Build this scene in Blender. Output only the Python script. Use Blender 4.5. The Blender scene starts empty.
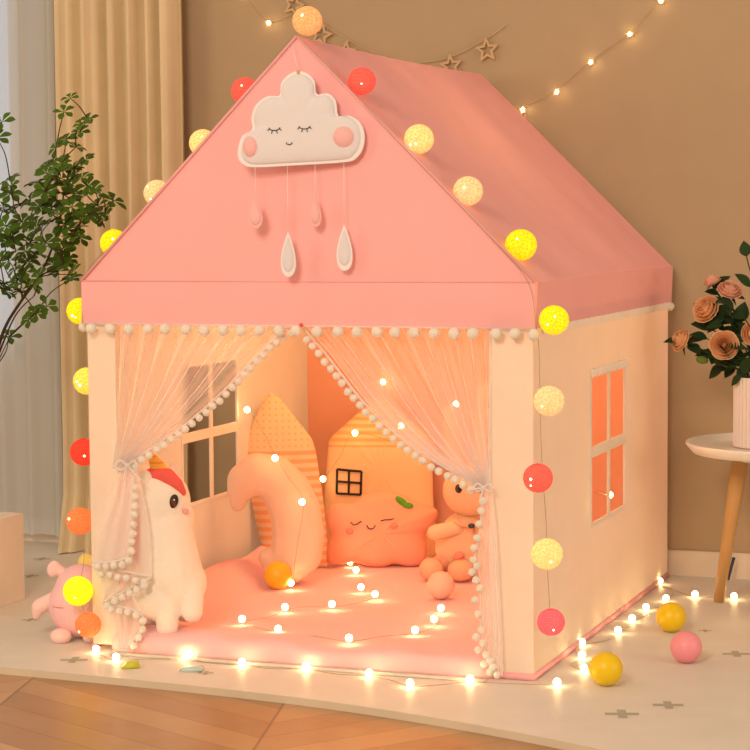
import bpy, bmesh, math, random
from mathutils import Vector, Matrix, noise
random.seed(7)
PI = math.pi
S = bpy.context.scene
COL = S.collection

# ------------------------------------------------------------------ camera
FPX = 2060.82
CP = Vector((1.68408, -4.08247, 0.96827)); YAW, PITCH, ROLL = -0.355649, -0.076853, -0.008046
FW = Vector((math.sin(YAW)*math.cos(PITCH), math.cos(YAW)*math.cos(PITCH), math.sin(PITCH)))
RT0 = Vector((math.cos(YAW), -math.sin(YAW), 0)); UP0 = RT0.cross(FW)
RT = RT0*math.cos(ROLL)+UP0*math.sin(ROLL); UP = -RT0*math.sin(ROLL)+UP0*math.cos(ROLL)
cam = bpy.data.cameras.new('camera'); co = bpy.data.objects.new('camera', cam); COL.objects.link(co)
cam.sensor_width = 36; cam.lens = FPX/750*36; cam.clip_end = 60
m = Matrix((RT, UP, -FW)).transposed().to_4x4(); m.translation = CP
co.matrix_world = m
S.camera = co
# ------------------------------------------------------------------ light
S.view_settings.view_transform = 'Standard'; S.view_settings.look = 'None'
S.view_settings.exposure = 0.0; S.view_settings.gamma = 1.0
w = bpy.data.worlds.new('room_light'); S.world = w; w.use_nodes = True
w.node_tree.nodes['Background'].inputs[0].default_value = (1, .74, .47, 1)
w.node_tree.nodes['Background'].inputs[1].default_value = 0.53
def area(name, loc, target, size, power, col):
    l = bpy.data.lights.new(name, 'AREA'); l.size = size; l.energy = power; l.color = col
    o = bpy.data.objects.new(name, l); COL.objects.link(o); o.location = loc
    o.rotation_euler = (Vector(target)-Vector(loc)).to_track_quat('-Z', 'Y').to_euler(); return o
area('ceiling_key_light', (.35, -3.8, 2.4), (0, .2, .6), 1.0, 86, (1, .78, .55))
area('right_fill_light', (3.3, -.4, 1.0), (.6, 1.3, .4), 1.2, 18, (1, .70, .45))  # low unseen fill, added to brighten the wall at the right
area('left_fill_light', (-2.2, -2.0, 1.4), (-.9, 1.3, .5), 1.0, 18, (1, .72, .44))
def point(name, loc, power, col, r=.06):
    l = bpy.data.lights.new(name, 'POINT'); l.energy = power; l.color = col; l.shadow_soft_size = r
    o = bpy.data.objects.new(name, l); COL.objects.link(o); o.location = loc; return o
point('tent_fill_light', (-.05, .75, .95), 8.5, (1, .64, .20), .12)  # unseen fill added under the roof to strengthen the warm light inside

# ------------------------------------------------------------------ pixel rays to points on real planes
def ray(px, py): return FW + RT*((px-375)/FPX) - UP*((py-375)/FPX)
def hit(px, py, ax, v):
    d = ray(px, py); return CP + d*((v-CP[ax])/d[ax])
def oy(px, py, Y): return hit(px, py, 1, Y)
def ox(px, py, X): return hit(px, py, 0, X)
def fl(px, py, z=0.0): return hit(px, py, 2, z)
def mpp(P): return (Vector(P)-CP).dot(FW)/FPX        # metres per photo pixel at a point
FACE = -YAW

# ------------------------------------------------------------------ materials
def srgb(r, g, b):
    f = lambda c: (c/255/12.92) if c/255 <= .04045 else ((c/255+.055)/1.055)**2.4
    return (f(r), f(g), f(b), 1)
def newmat(name):
    m = bpy.data.materials.new(name); m.use_nodes = True
    nt = m.node_tree; return m, nt, nt.nodes, nt.links, nt.nodes['Principled BSDF'], nt.nodes['Material Output']
def bumpify(nt, bsdf, scale, strength, dist=.002, detail=3):
    tc = nt.nodes.new('ShaderNodeTexCoord'); n = nt.nodes.new('ShaderNodeTexNoise'); b = nt.nodes.new('ShaderNodeBump')
    n.inputs['Scale'].default_value = scale; n.inputs['Detail'].default_value = detail
    b.inputs['Strength'].default_value = strength; b.inputs['Distance'].default_value = dist
    nt.links.new(tc.outputs['Object'], n.inputs['Vector']); nt.links.new(n.outputs['Fac'], b.inputs['Height'])
    nt.links.new(b.outputs['Normal'], bsdf.inputs['Normal']); return tc, n, b
def cloth(name, col, trans=0.0, scale=300, bump=.3, var=.04, rough=.9, dist=.002):
    m, nt, N, L, p, out = newmat(name)
    p.inputs['Roughness'].default_value = rough; p.inputs['Specular IOR Level'].default_value = .15
    tc, n, b = bumpify(nt, p, scale, bump, dist)
    n2 = N.new('ShaderNodeTexNoise'); n2.inputs['Scale'].default_value = 9; L.new(tc.outputs['Object'], n2.inputs['Vector'])
    r = N.new('ShaderNodeValToRGB'); r.color_ramp.elements[0].position = .3; r.color_ramp.elements[1].position = .7
    r.color_ramp.elements[0].color = [c*(1-var) for c in col[:3]]+[1]; r.color_ramp.elements[1].color = [min(1, c*(1+var)) for c in col[:3]]+[1]
    L.new(n2.outputs['Fac'], r.inputs['Fac']); L.new(r.outputs['Color'], p.inputs['Base Color'])
    if trans > 0:
        t = N.new('ShaderNodeBsdfTranslucent'); mx = N.new('ShaderNodeMixShader'); mx.inputs[0].default_value = trans
        L.new(r.outputs['Color'], t.inputs['Color']); L.new(p.outputs[0], mx.inputs[1]); L.new(t.outputs[0], mx.inputs[2]); L.new(mx.outputs[0], out.inputs[0])
    return m
def plain(name, col, rough=.5, metal=0, spec=.5):
    m, nt, N, L, p, out = newmat(name)
    p.inputs['Base Color'].default_value = col; p.inputs['Roughness'].default_value = rough
    p.inputs['Metallic'].default_value = metal; p.inputs['Specular IOR Level'].default_value = spec
    bumpify(nt, p, 80, .05); return m
def glow(name, col, strength):
    m, nt, N, L, p, out = newmat(name)
    e = N.new('ShaderNodeEmission'); e.inputs[0].default_value = col; e.inputs[1].default_value = strength
    L.new(e.outputs[0], out.inputs[0]); return m
def sheer(name, col, lo, hi, trans=.5):
    m, nt, N, L, p, out = newmat(name)
    d = N.new('ShaderNodeBsdfDiffuse'); t = N.new('ShaderNodeBsdfTranslucent'); d.inputs[0].default_value = col; t.inputs[0].default_value = col
    a = N.new('ShaderNodeMixShader'); a.inputs[0].default_value = trans; L.new(d.outputs[0], a.inputs[1]); L.new(t.outputs[0], a.inputs[2])
    tr = N.new('ShaderNodeBsdfTransparent'); b = N.new('ShaderNodeMixShader')
    lw = N.new('ShaderNodeLayerWeight'); lw.inputs[0].default_value = .45
    mr = N.new('ShaderNodeMapRange'); mr.inputs['To Min'].default_value = lo; mr.inputs['To Max'].default_value = hi
    L.new(lw.outputs['Facing'], mr.inputs['Value']); L.new(mr.outputs[0], b.inputs[0])
    L.new(tr.outputs[0], b.inputs[1]); L.new(a.outputs[0], b.inputs[2]); L.new(b.outputs[0], out.inputs[0]); return m
def lantern(name, col, strength, stripes=0):
    m, nt, N, L, p, out = newmat(name)
    tc = N.new('ShaderNodeTexCoord'); n = N.new('ShaderNodeTexNoise'); n.inputs['Scale'].default_value = 5; n.inputs['Detail'].default_value = 6; n.inputs['Roughness'].default_value = .7
    L.new(tc.outputs['Object'], n.inputs['Vector'])
    r = N.new('ShaderNodeValToRGB'); r.color_ramp.elements[0].position = .3; r.color_ramp.elements[1].position = .68
    r.color_ramp.elements[0].color = [c*.72 for c in col[:3]]+[1]; r.color_ramp.elements[1].color = [min(1, c*1.1+.02) for c in col[:3]]+[1]
    if stripes:
        wv = N.new('ShaderNodeTexWave'); wv.bands_direction = 'Z'; wv.inputs['Scale'].default_value = 3.2; wv.inputs['Distortion'].default_value = 1.5
        L.new(tc.outputs['Object'], wv.inputs['Vector']); mm = N.new('ShaderNodeMix'); mm.inputs[0].default_value = stripes
        L.new(n.outputs['Fac'], mm.inputs[2]); L.new(wv.outputs['Fac'], mm.inputs[3]); L.new(mm.outputs[0], r.inputs['Fac'])
    else: L.new(n.outputs['Fac'], r.inputs['Fac'])
    e = N.new('ShaderNodeEmission'); e.inputs[1].default_value = strength; L.new(r.outputs['Color'], e.inputs[0])
    d = N.new('ShaderNodeBsdfDiffuse'); L.new(r.outputs['Color'], d.inputs[0])
    ad = N.new('ShaderNodeAddShader'); L.new(e.outputs[0], ad.inputs[0]); L.new(d.outputs[0], ad.inputs[1])
    t = N.new('ShaderNodeBsdfTransparent'); mx = N.new('ShaderNodeMixShader')
    mr = N.new('ShaderNodeMapRange'); mr.inputs['From Min'].default_value = .42; mr.inputs['From Max'].default_value = .58; mr.inputs['To Min'].default_value = .62; mr.inputs['To Max'].default_value = 1
    L.new(n.outputs['Fac'], mr.inputs['Value']); L.new(mr.outputs[0], mx.inputs[0]); L.new(t.outputs[0], mx.inputs[1]); L.new(ad.outputs[0], mx.inputs[2]); L.new(mx.outputs[0], out.inputs[0])
    return m
def striped(name, c1, c2, axis, scale, z0=None, cdots=None, duty=.5):
    m, nt, N, L, p, out = newmat(name)
    p.inputs['Roughness'].default_value = .9; p.inputs['Specular IOR Level'].default_value = .1
    tc, n, b = bumpify(nt, p, 250, .4)
    sep = N.new('ShaderNodeSeparateXYZ'); L.new(tc.outputs['Object'], sep.inputs[0])
    def math_(op, a, bv=None):
        q = N.new('ShaderNodeMath'); q.operation = op
        L.new(a, q.inputs[0]) if not isinstance(a, (int, float)) else setattr(q.inputs[0], 'default_value', a)
        if bv is not None:
            L.new(bv, q.inputs[1]) if not isinstance(bv, (int, float)) else setattr(q.inputs[1], 'default_value', bv)
        return q.outputs[0]
    fr = math_('FRACT', math_('MULTIPLY', sep.outputs[axis], scale)); st = math_('GREATER_THAN', fr, duty)
    mx = N.new('ShaderNodeMix'); mx.data_type = 'RGBA'; L.new(st, mx.inputs[0]); mx.inputs[6].default_value = c1; mx.inputs[7].default_value = c2
    res = mx.outputs[2]
    if z0 is not None:
        fx = math_('ABSOLUTE', math_('SUBTRACT', math_('FRACT', math_('MULTIPLY', sep.outputs[0], 60)), .5))
        fz = math_('ABSOLUTE', math_('SUBTRACT', math_('FRACT', math_('MULTIPLY', sep.outputs[2], 60)), .5))
        dots = math_('MULTIPLY', math_('LESS_THAN', fx, .13), math_('LESS_THAN', fz, .13))
        m2 = N.new('ShaderNodeMix'); m2.data_type = 'RGBA'; L.new(dots, m2.inputs[0]); m2.inputs[6].default_value = cdots; m2.inputs[7].default_value = c2
        m3 = N.new('ShaderNodeMix'); m3.data_type = 'RGBA'; L.new(math_('GREATER_THAN', sep.outputs[2], z0[0]), m3.inputs[0])
        if z0[1] == 'top_dots': L.new(res, m3.inputs[6]); L.new(m2.outputs[2], m3.inputs[7])
        else: m3.inputs[6].default_value = cdots; L.new(res, m3.inputs[7])
        res = m3.outputs[2]
    L.new(res, p.inputs['Base Color']); return m

M = {}
M['wall'] = cloth('greige_wall_paint', (.47, .36, .245, 1), 0, 60, .08, .02, .85)
M['base'] = cloth('white_wood_trim', (.78, .68, .60, 1), 0, 20, .1, .05, .5)
M['rug'] = cloth('white_play_rug', (.73, .70, .68, 1), 0, 120, .15, .03, .45)
M['rugedge'] = cloth('rug_foam_edge', (.66, .58, .47, 1), 0, 60, .2)
M['cross'] = cloth('grey_cross_print', (.44, .42, .36, 1), 0, 100, .1)
M['pink'] = cloth('pink_roof_fabric', (.90, .49, .55, 1), .10, 260, .25, .015)
M['pinkin'] = cloth('pink_lining_fabric', (.95, .52, .40, 1), .15, 260, .2, .02)
M['pinkpipe'] = cloth('pink_piping', (.90, .47, .53, 1), .0, 260, .2, .02)
M['cream'] = cloth('cream_tent_canvas', (.88, .84, .78, 1), .28, 220, .25, .02)
M['creamtrim'] = cloth('cream_trim', (.96, .91, .85, 1), .25, 220, .25, .02)
M['ruffle'] = cloth('white_ruffle', (.96, .92, .89, 1), .2, 220, .2, .02)
M['pom'] = cloth('white_pompom_yarn', (.97, .95, .93, 1), .25, 500, .5, .03, 1, .004)
M['sheer'] = sheer('white_tulle', (1, .96, .98, 1), .22, .92)
M['sheert'] = sheer('white_tulle_double', (1, .95, .97, 1), .60, .92)
M['ribbon'] = cloth('white_ribbon', (.92, .87, .88, 1), .3, 200, .2)
M['mat'] = cloth('pink_quilted_cotton', (.93, .57, .62, 1), .0, 30, .4, .02, .9, .004)
M['voile'] = sheer('white_voile', (.80, .84, .88, 1), .82, .97, .45)
M['drape'] = cloth('beige_drape_fabric', (.82, .70, .50, 1), .1, 200, .2, .03)
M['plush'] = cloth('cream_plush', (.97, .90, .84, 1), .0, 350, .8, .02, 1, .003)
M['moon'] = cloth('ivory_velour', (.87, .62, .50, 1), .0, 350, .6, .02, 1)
M['coral'] = cloth('coral_plush', (.95, .45, .32, 1), .0, 350, .7, .02, 1)
M['mane'] = cloth('coral_mane_plush', (.85, .14, .12, 1), .0, 300, .8, .03, 1)
M['bunny'] = cloth('pale_peach_plush', (.93, .62, .42, 1), .0, 350, .8, .02, 1)
M['paw'] = cloth('orange_peach_plush', (.94, .50, .34, 1), .0, 350, .8, .02, 1)
M['pig'] = cloth('pink_pig_plush', (.92, .58, .66, 1), .0, 350, .7, .02, 1)
M['pigl'] = cloth('light_pink_plush', (.95, .66, .68, 1), .0, 350, .7, .02, 1)
M['yel'] = cloth('soft_yellow_plush', (.85, .70, .25, 1), .0, 350, .7, .02, 1)
M['horn'] = striped('orange_striped_horn', (.95, .55, .12, 1), (.85, .33, .05, 1), 2, 70, duty=.75)
M['black'] = plain('black_thread', (.012, .008, .008, 1), .6)
M['brown'] = plain('brown_eye', (.13, .035, .02, 1), .25)
M['white'] = plain('white_dot', (.9, .9, .9, 1), .3)
M['blush'] = cloth('blush_felt', (.90, .42, .42, 1), 0, 300, .3)
M['blush2'] = cloth('blush_coral_felt', (.95, .32, .27, 1), 0, 300, .3)
M['felt'] = cloth('white_felt', (.76, .75, .86, 1), .0, 400, .6, .02, 1)
M['feltrim'] = cloth('white_felt_rim', (.86, .85, .95, 1), .0, 400, .6, .02, 1)
M['feltpink'] = cloth('pink_felt', (.88, .52, .56, 1), .0, 400, .6, .02, 1)
M['leafgreen'] = cloth('green_felt', (.12, .42, .04, 1), 0, 300, .3)
M['wood'] = cloth('oak_leg_wood', (.62, .36, .15, 1), 0, 30, .15, .08, .5)
M['plywood'] = cloth('laser_cut_plywood', (.62, .44, .27, 1), 0, 60, .15, .05, .7)
M['twine'] = cloth('jute_twine', (.60, .45, .28, 1), 0, 500, .5)
M['tabletop'] = plain('white_lacquer', (.90, .86, .82, 1), .35)
M['ceramic'] = plain('pink_white_ceramic', (.86, .76, .74, 1), .4)
M['planter'] = cloth('sand_planter_finish', (.84, .74, .68, 1), 0, 90, .2, .04, .7)
M['soil'] = cloth('dark_soil', (.05, .03, .02, 1), 0, 60, .8)
M['leaf'] = cloth('green_leaf', (.075, .155, .016, 1), .2, 60, .2, .35, .5)
M['branch'] = cloth('dark_branch', (.06, .035, .02, 1), 0, 80, .4)
M['roseleaf'] = cloth('dark_rose_leaf', (.022, .05, .018, 1), .1, 60, .2, .3, .5)
M['rose'] = cloth('peach_rose_petal', (.93, .60, .36, 1), .25, 60, .1, .08, .6)
M['rosep'] = cloth('pink_rose_petal', (.93, .60, .48, 1), .25, 60, .1, .08, .6)
M['bud'] = cloth('green_bud', (.14, .22, .05, 1), .1, 60, .1, .1, .6)
M['wire'] = plain('thin_copper_wire', (.45, .25, .10, 1), .4, .5)
M['darkwire'] = plain('clear_brown_wire', (.45, .30, .20, 1), .4, .3)
M['bulb'] = glow('warm_white_bulb', (1, .66, .27, 1), 26)
M['inner'] = glow('lantern_glow_spot', (1, .75, .38, 1), 9)  # for the bright spots set on the lantern shells
M['by'] = plain('yellow_plastic', (.86, .60, .01, 1), .35, 0, .4)
M['bp'] = plain('pink_plastic', (.90, .33, .42, 1), .35, 0, .4)
M['bpeach'] = plain('peach_plastic', (.92, .55, .45, 1), .4, 0, .4)
M['born'] = plain('orange_yellow_plastic', (.93, .48, .02, 1), .4, 0, .4)
M['lime'] = plain('lime_plastic', (.62, .62, .06, 1), .4)
M['ice'] = plain('pale_blue_plastic', (.55, .70, .72, 1), .15)
M['orangeplastic'] = plain('orange_plastic', (.85, .25, .05, 1), .4)
M['dusk'] = glow('dusk_window_pane', (.50, .62, .74, 1), 1.25)
M['steel'] = plain('blue_steel', (.05, .07, .12, 1), .3, .5)

def chevron():
    m, nt, N, L, p, out = newmat('herringbone_oak_floor')
    tc = N.new('ShaderNodeTexCoord'); mp = N.new('ShaderNodeMapping'); mp.inputs['Rotation'].default_value = (0, 0, math.radians(-14)); L.new(tc.outputs['Object'], mp.inputs[0])
    sep = N.new('ShaderNodeSeparateXYZ'); L.new(mp.outputs[0], sep.inputs[0])
    def ma(op, a, b=None):
        q = N.new('ShaderNodeMath'); q.operation = op
        for i, v in enumerate((a, b)):
            if v is None: continue
            if isinstance(v, (int, float)): q.inputs[i].default_value = v
            else: L.new(v, q.inputs[i])
        return q.outputs[0]
    Pd = 1.15; wd = .115
    xf = ma('DIVIDE', sep.outputs[0], Pd); fr = ma('FRACT', xf); tri = ma('ABSOLUTE', ma('SUBTRACT', fr, .5))
    v = ma('DIVIDE', ma('ADD', sep.outputs[1], ma('MULTIPLY', tri, Pd*.8)), wd)
    idx = ma('FLOOR', v); colx = ma('FLOOR', ma('MULTIPLY', xf, 2))
    cb = N.new('ShaderNodeCombineXYZ'); L.new(idx, cb.inputs[0]); L.new(colx, cb.inputs[1])
    wn = N.new('ShaderNodeTexWhiteNoise'); L.new(cb.outputs[0], wn.inputs[0])
    r = N.new('ShaderNodeValToRGB'); r.color_ramp.elements[0].color = (.32, .16, .075, 1); r.color_ramp.elements[1].color = (.60, .37, .20, 1)
    n = N.new('ShaderNodeTexNoise'); n.inputs['Scale'].default_value = 14; n.inputs['Detail'].default_value = 6; L.new(tc.outputs['Object'], n.inputs[0])
    L.new(ma('ADD', ma('MULTIPLY', wn.outputs[0], .7), ma('MULTIPLY', n.outputs[0], .35)), r.inputs[0])
    ev = ma('FRACT', v); ee = ma('LESS_THAN', ma('MINIMUM', ev, ma('SUBTRACT', 1, ev)), .012)
    ex = ma('FRACT', ma('MULTIPLY', xf, 2)); e2 = ma('LESS_THAN', ma('MINIMUM', ex, ma('SUBTRACT', 1, ex)), .005)
    seam = ma('MULTIPLY', ma('MAXIMUM', ee, e2), .6)
    mx = N.new('ShaderNodeMix'); mx.data_type = 'RGBA'; L.new(seam, mx.inputs[0]); L.new(r.outputs[0], mx.inputs[6]); mx.inputs[7].default_value = (.10, .045, .02, 1)
    L.new(mx.outputs[2], p.inputs['Base Color']); p.inputs['Roughness'].default_value = .32
    return m
M['floor'] = chevron()

# ------------------------------------------------------------------ object helpers
WM = {}
def finish(o, parent=None, local=False, mw=None):
    COL.objects.link(o)
    me = mw if mw is not None else Matrix.Identity(4)
    if parent is not None:
        o.parent = parent
        if local:
            WM[o.name] = WM[parent.name] @ me
        else:
            o.matrix_parent_inverse = WM[parent.name].inverted(); WM[o.name] = me
    else: WM[o.name] = me
    o.matrix_basis = me
    return o
def obj(name, bm, mats, parent=None, smooth=True, local=False, mw=None):
    me = bpy.data.meshes.new(name)
    if isinstance(bm, bmesh.types.BMesh):
        bm.normal_update(); bm.to_mesh(me); bm.free()
    else: me.from_pydata(*bm)
    for mt in (mats if isinstance(mats, (list, tuple)) else [mats]): me.materials.append(M[mt] if isinstance(mt, str) else mt)
    if smooth: me.polygons.foreach_set('use_smooth', [True]*len(me.polygons))
    return finish(bpy.data.objects.new(name, me), parent, local, mw)
def inst(name, src, parent, mw, local=False):
    return finish(bpy.data.objects.new(name, src.data if hasattr(src, 'data') else src), parent, local, mw)
def tag(o, label=None, cat=None, group=None, kind=None):
    if label: o['label'] = label
    if cat: o['category'] = cat
    if group: o['group'] = group
    if kind: o['kind'] = kind
    return o
def thing(name, label, cat, loc=(0, 0, 0), rotz=0, group=None, tilt=0):
    o = bpy.data.objects.new(name, None); o.empty_display_size = .05
    finish(o, mw=Matrix.Translation(Vector(loc)) @ Matrix.Rotation(rotz, 4, 'Z') @ Matrix.Rotation(tilt, 4, 'X'))
    return tag(o, label, cat, group)
def BM(): return bmesh.new()
def box(bm, a, b):
    g = bmesh.ops.create_cube(bm, size=1)['verts']; a = Vector(a); b = Vector(b)
    for v in g: v.co = Vector(((a[i]+b[i])/2 + v.co[i]*(b[i]-a[i]) for i in range(3)))
    return g
def bevelbox(a, b, r=.004, seg=2):
    bm = BM(); box(bm, a, b); bmesh.ops.bevel(bm, geom=bm.edges[:], offset=r, segments=seg, affect='EDGES'); return bm
def tube(bm, pts, r, n=8, cap=True):
    pts = [Vector(p) for p in pts]; rr = r if isinstance(r, (list, tuple)) else [r]*len(pts)
    rings = []; ref = None
    for i, p in enumerate(pts):
        d = (pts[min(i+1, len(pts)-1)]-pts[max(i-1, 0)])
        d = d.normalized() if d.length > 1e-9 else Vector((0, 0, 1))
        if ref is None: ref = d.orthogonal().normalized()
        ref = (ref - d*ref.dot(d)); ref = ref.normalized() if ref.length > 1e-6 else d.orthogonal().normalized()
        s = d.cross(ref)
        rings.append([bm.verts.new(p+(ref*math.cos(2*PI*k/n)+s*math.sin(2*PI*k/n))*rr[i]) for k in range(n)])
    for a, b in zip(rings, rings[1:]):
        for k in range(n): bm.faces.new((a[k], a[(k+1) % n], b[(k+1) % n], b[k]))
    if cap:
        bm.faces.new(rings[0][::-1]); bm.faces.new(rings[-1])
def sphere(bm, c, r, u=20, v=14, M4=None):
    r = Vector(r) if not isinstance(r, (int, float)) else Vector((r, r, r))
    mt = Matrix.Translation(Vector(c)) @ (M4 or Matrix.Identity(4)) @ Matrix.Diagonal((r.x, r.y, r.z, 1))
    bmesh.ops.create_uvsphere(bm, u_segments=u, v_segments=v, radius=1, matrix=mt)
def lathe(prof, n=48, c=(0, 0, 0)):
    bm = BM(); rings = []
    for r, z in prof: rings.append([bm.verts.new((c[0]+r*math.cos(2*PI*k/n), c[1]+r*math.sin(2*PI*k/n), c[2]+z)) for k in range(n)])
    for a, b in zip(rings, rings[1:]):
        for k in range(n): bm.faces.new((a[k], a[(k+1) % n], b[(k+1) % n], b[k]))
    bm.faces.new(rings[0][::-1]); bm.faces.new(rings[-1]); bmesh.ops.recalc_face_normals(bm, faces=bm.faces); return bm
def spline(pts, n=8):
    P = [Vector(p) for p in pts]; out = []
    for i in range(len(P)-1):
        p0, p1, p2, p3 = P[max(i-1, 0)], P[i], P[i+1], P[min(i+2, len(P)-1)]
        for k in range(n):
            t = k/n
            out.append(.5*((2*p1)+(p2-p0)*t+(2*p0-5*p1+4*p2-p3)*t*t+(3*p1-p0-3*p2+p3)*t**3))
    out.append(P[-1]); return out
def resample(pts, step):
    pts = [Vector(p) for p in pts]; out = [pts[0].copy()]; acc = 0
    for a, b in zip(pts, pts[1:]):
        L = (b-a).length
        while L > 0 and acc+L >= step:
            t = (step-acc)/L; a = a.lerp(b, t); out.append(a.copy()); L = (b-a).length; acc = 0
        acc += L
    return out
def blob(name, prims, mat, parent=None, voxel=.005, it=8, local=True, mw=None):
    bm = BM()
    for q in prims:
        if q[0] == 'e': sphere(bm, q[1], q[2], 16, 12, Matrix.Rotation(q[3], 4, 'Y') if len(q) > 3 else None)
        else:
            a, b, ra, rb = Vector(q[1]), Vector(q[2]), q[3], q[4]; n = 5
            for i in range(n+1): sphere(bm, a.lerp(b, i/n), ra+(rb-ra)*i/n, 14, 10)
    o = obj(name, bm, mat, parent, local=local, mw=mw)
    md = o.modifiers.new('union', 'REMESH'); md.mode = 'VOXEL'; md.voxel_size = voxel; md.use_smooth_shade = True
    sm = o.modifiers.new('soften', 'SMOOTH'); sm.factor = .5; sm.iterations = it
    return o
def tubes(name, lines, r, mat, parent, local=True):
    bm = BM()
    for l in lines: tube(bm, l, r, 6)
    return obj(name, bm, mat, parent, local=local)

# ================================================================== SETTING
WY = 1.345
tag(obj('floor', bevelbox((-4, -3.2, -.07), (4, WY, -.016), .001), 'floor', smooth=False), kind='structure')
bm = BM()
WX0, WX1, WZ0, WZ1 = -2.25, -1.45, .55, 2.1         # window opening
for a, b in (((-4, WY, -.07), (WX0, WY+.1, 2.5)), ((WX1, WY, -.07), (4, WY+.1, 2.5)), ((WX0, WY, -.07), (WX1, WY+.1, WZ0)), ((WX0, WY, WZ1), (WX1, WY+.1, 2.5))): box(bm, a, b)
tag(obj('wall_back', bm, 'wall', smooth=False), kind='structure')
win = tag(thing('window_1', 'white framed window behind the sheer curtain', 'window', (-1.85, WY, WZ0)), kind='structure')
bm = BM()
for a, b in (((WX0, WZ0), (WX0+.05, WZ1)), ((WX1-.05, WZ0), (WX1, WZ1)), ((WX0, WZ0), (WX1, WZ0+.05)), ((WX0, WZ1-.05), (WX1, WZ1)), ((-1.87, WZ0), (-1.83, WZ1))):
    box(bm, (a[0], WY+.02, a[1]), (b[0], WY+.06, b[1]))
obj('window_frame', bm, 'base', win, smooth=False)
obj('pane', bevelbox((WX0, WY+.06, WZ0), (WX1, WY+.068, WZ1), .001), 'dusk', win, smooth=False)
tag(obj('baseboard_back', bevelbox((-4, WY-.014, -.016), (4, WY, .068), .003), 'base', smooth=False), kind='structure')

# rug with a curved front edge and printed crosses
front = spline([(-3.2, -.22, 0), (-1.6, -.215, 0), (-.619, -.234, 0), (-.034, -.275, 0), (.341, -.343, 0), (.739, -.475, 0), (1.2, -.70, 0), (1.9, -1.1, 0)], 6)
bm = BM(); loop = front+[Vector((3.0, -1.1, 0)), Vector((3.0, WY-.016, 0)), Vector((-3.2, WY-.016, 0))]
top = [bm.verts.new((p.x, p.y, 0)) for p in loop]; bot = [bm.verts.new((p.x, p.y, -.0158)) for p in loop]
bm.faces.new(top); bm.faces.new(bot[::-1])
for i in range(len(loop)):
    j = (i+1) % len(loop); f = bm.faces.new((bot[i], bot[j], top[j], top[i])); f.material_index = 1
bmesh.ops.recalc_face_normals(bm, faces=bm.faces)
for px, py, sc in ((42, 559, .8), (30, 576, .8), (74, 660, 1), (206, 673, .55), (622, 714, 1.1), (668, 705, 1), (736, 654, 1), (705, 631, .5), (30, 620, .6)):
    c = fl(px, py); a = .030*sc; t = .008*sc; z = .0006
    for (x0, x1, y0, y1) in ((-a, a, -t, t), (-t, t, -a*1.0, -t), (-t, t, t, a*1.0)):
        vs = [bm.verts.new((c.x+x*math.cos(.3)-y*math.sin(.3), c.y+x*math.sin(.3)+y*math.cos(.3), z)) for x, y in ((x0, y0), (x1, y0), (x1, y1), (x0, y1))]
        bm.faces.new(vs).material_index = 2
rug = tag(obj('play_rug', bm, ['rug', 'rugedge', 'cross'], smooth=False), 'thick white play rug with small grey crosses covering the wooden floor', 'rug')

# ================================================================== CURTAINS OF THE ROOM
def folds(x0, x1, y, z0, z1, n, amp, seedv, nz=14, step=.006, pool=0):
    xs = []; x = x0
    while x <= x1: xs.append(x); x += step
    V = []; F = []
    for k in range(nz+1):
        z = z0+(z1-z0)*k/nz
        for x in xs:
            ph = (x-x0)/(x1-x0)
            a = math.sin(2*PI*(n*ph+.35*math.sin(5*ph+seedv)))+.35*math.sin(2*PI*n*2.3*ph+seedv)
            yy = y+amp*a*(1+.25*noise.noise((x*4, z*.8, seedv))) + .012*noise.noise((x*3, z*1.5, seedv+4))
            if z-z0 < .25: yy -= pool*(1-(z-z0)/.25)**2*(.5+.5*math.sin(9*ph))
            V.append((x, yy, z+.004*noise.noise((x*20, 0, seedv))*(k == 0)))
    nx = len(xs)
    for k in range(nz):
        for i in range(nx-1): F.append((k*nx+i, k*nx+i+1, (k+1)*nx+i+1, (k+1)*nx+i))
    return (V, [], F)
tag(obj('sheer_curtain', folds(-2.3, -1.290, 1.275, .03, 2.35, 10, .013, 1.0), 'voile'), 'grey-white sheer curtain hanging straight at the far left, behind the leafy plant', 'curtain')
tag(obj('drape', folds(-1.272, -.865, 1.215, .004, 2.35, 6.2, .034, 2.3, pool=.05), 'drape'), 'heavy beige drape with deep vertical folds between the sheer curtain and the bare wall', 'curtain')

# ================================================================== TENT
W, D, E1, E2, HA = 1.0308, 1.2924, .7366, .8309, 1.35
HX = W/2
tent = thing('play_tent', "pink-roofed cream fabric children's play house tent with tied tulle curtains", 'play tent', (0, D/2, 0))
def sheet(fn, us, vs, holes=(), amp=.003, seedv=0.0):
    """fn(u,v,d)->point; holes are (u0,u1,v0,v1); wrinkles fade at the edges"""
    V = []; idx = {}; F = []
    for i, u in enumerate(us):
        for j, v in enumerate(vs):
            e = min((u-us[0]), (us[-1]-u), (v-vs[0]), (vs[-1]-v)); k = max(0, min(1, e/.05))
            for h in holes:
                dx = max(h[0]-u, u-h[1], 0); dz = max(h[2]-v, v-h[3], 0); k = min(k, min(1, math.hypot(dx, dz)/.05))
            d = amp*k*(noise.noise((u*5+seedv, v*3, seedv))*1.5+.6*noise.noise((u*14, v*9, seedv+3)))
            idx[i, j] = len(V); V.append(fn(u, v, d))
    for i in range(len(us)-1):
        for j in range(len(vs)-1):
            cu, cv = (us[i]+us[i+1])/2, (vs[j]+vs[j+1])/2
            if any(h[0] < cu < h[1] and h[2] < cv < h[3] for h in holes): continue
            F.append((idx[i, j], idx[i+1, j], idx[i+1, j+1], idx[i, j+1]))
    return (V, [], F)
def rng(a, b, n, extra=()):
    return sorted(set([round(a+(b-a)*i/n, 5) for i in range(n+1)])|set(round(e, 5) for e in extra))
WINY0, WINY1, WINZ0, WINZ1 = .475, .80, .262, .60
hole = (WINY0, WINY1, WINZ0, WINZ1)
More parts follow.
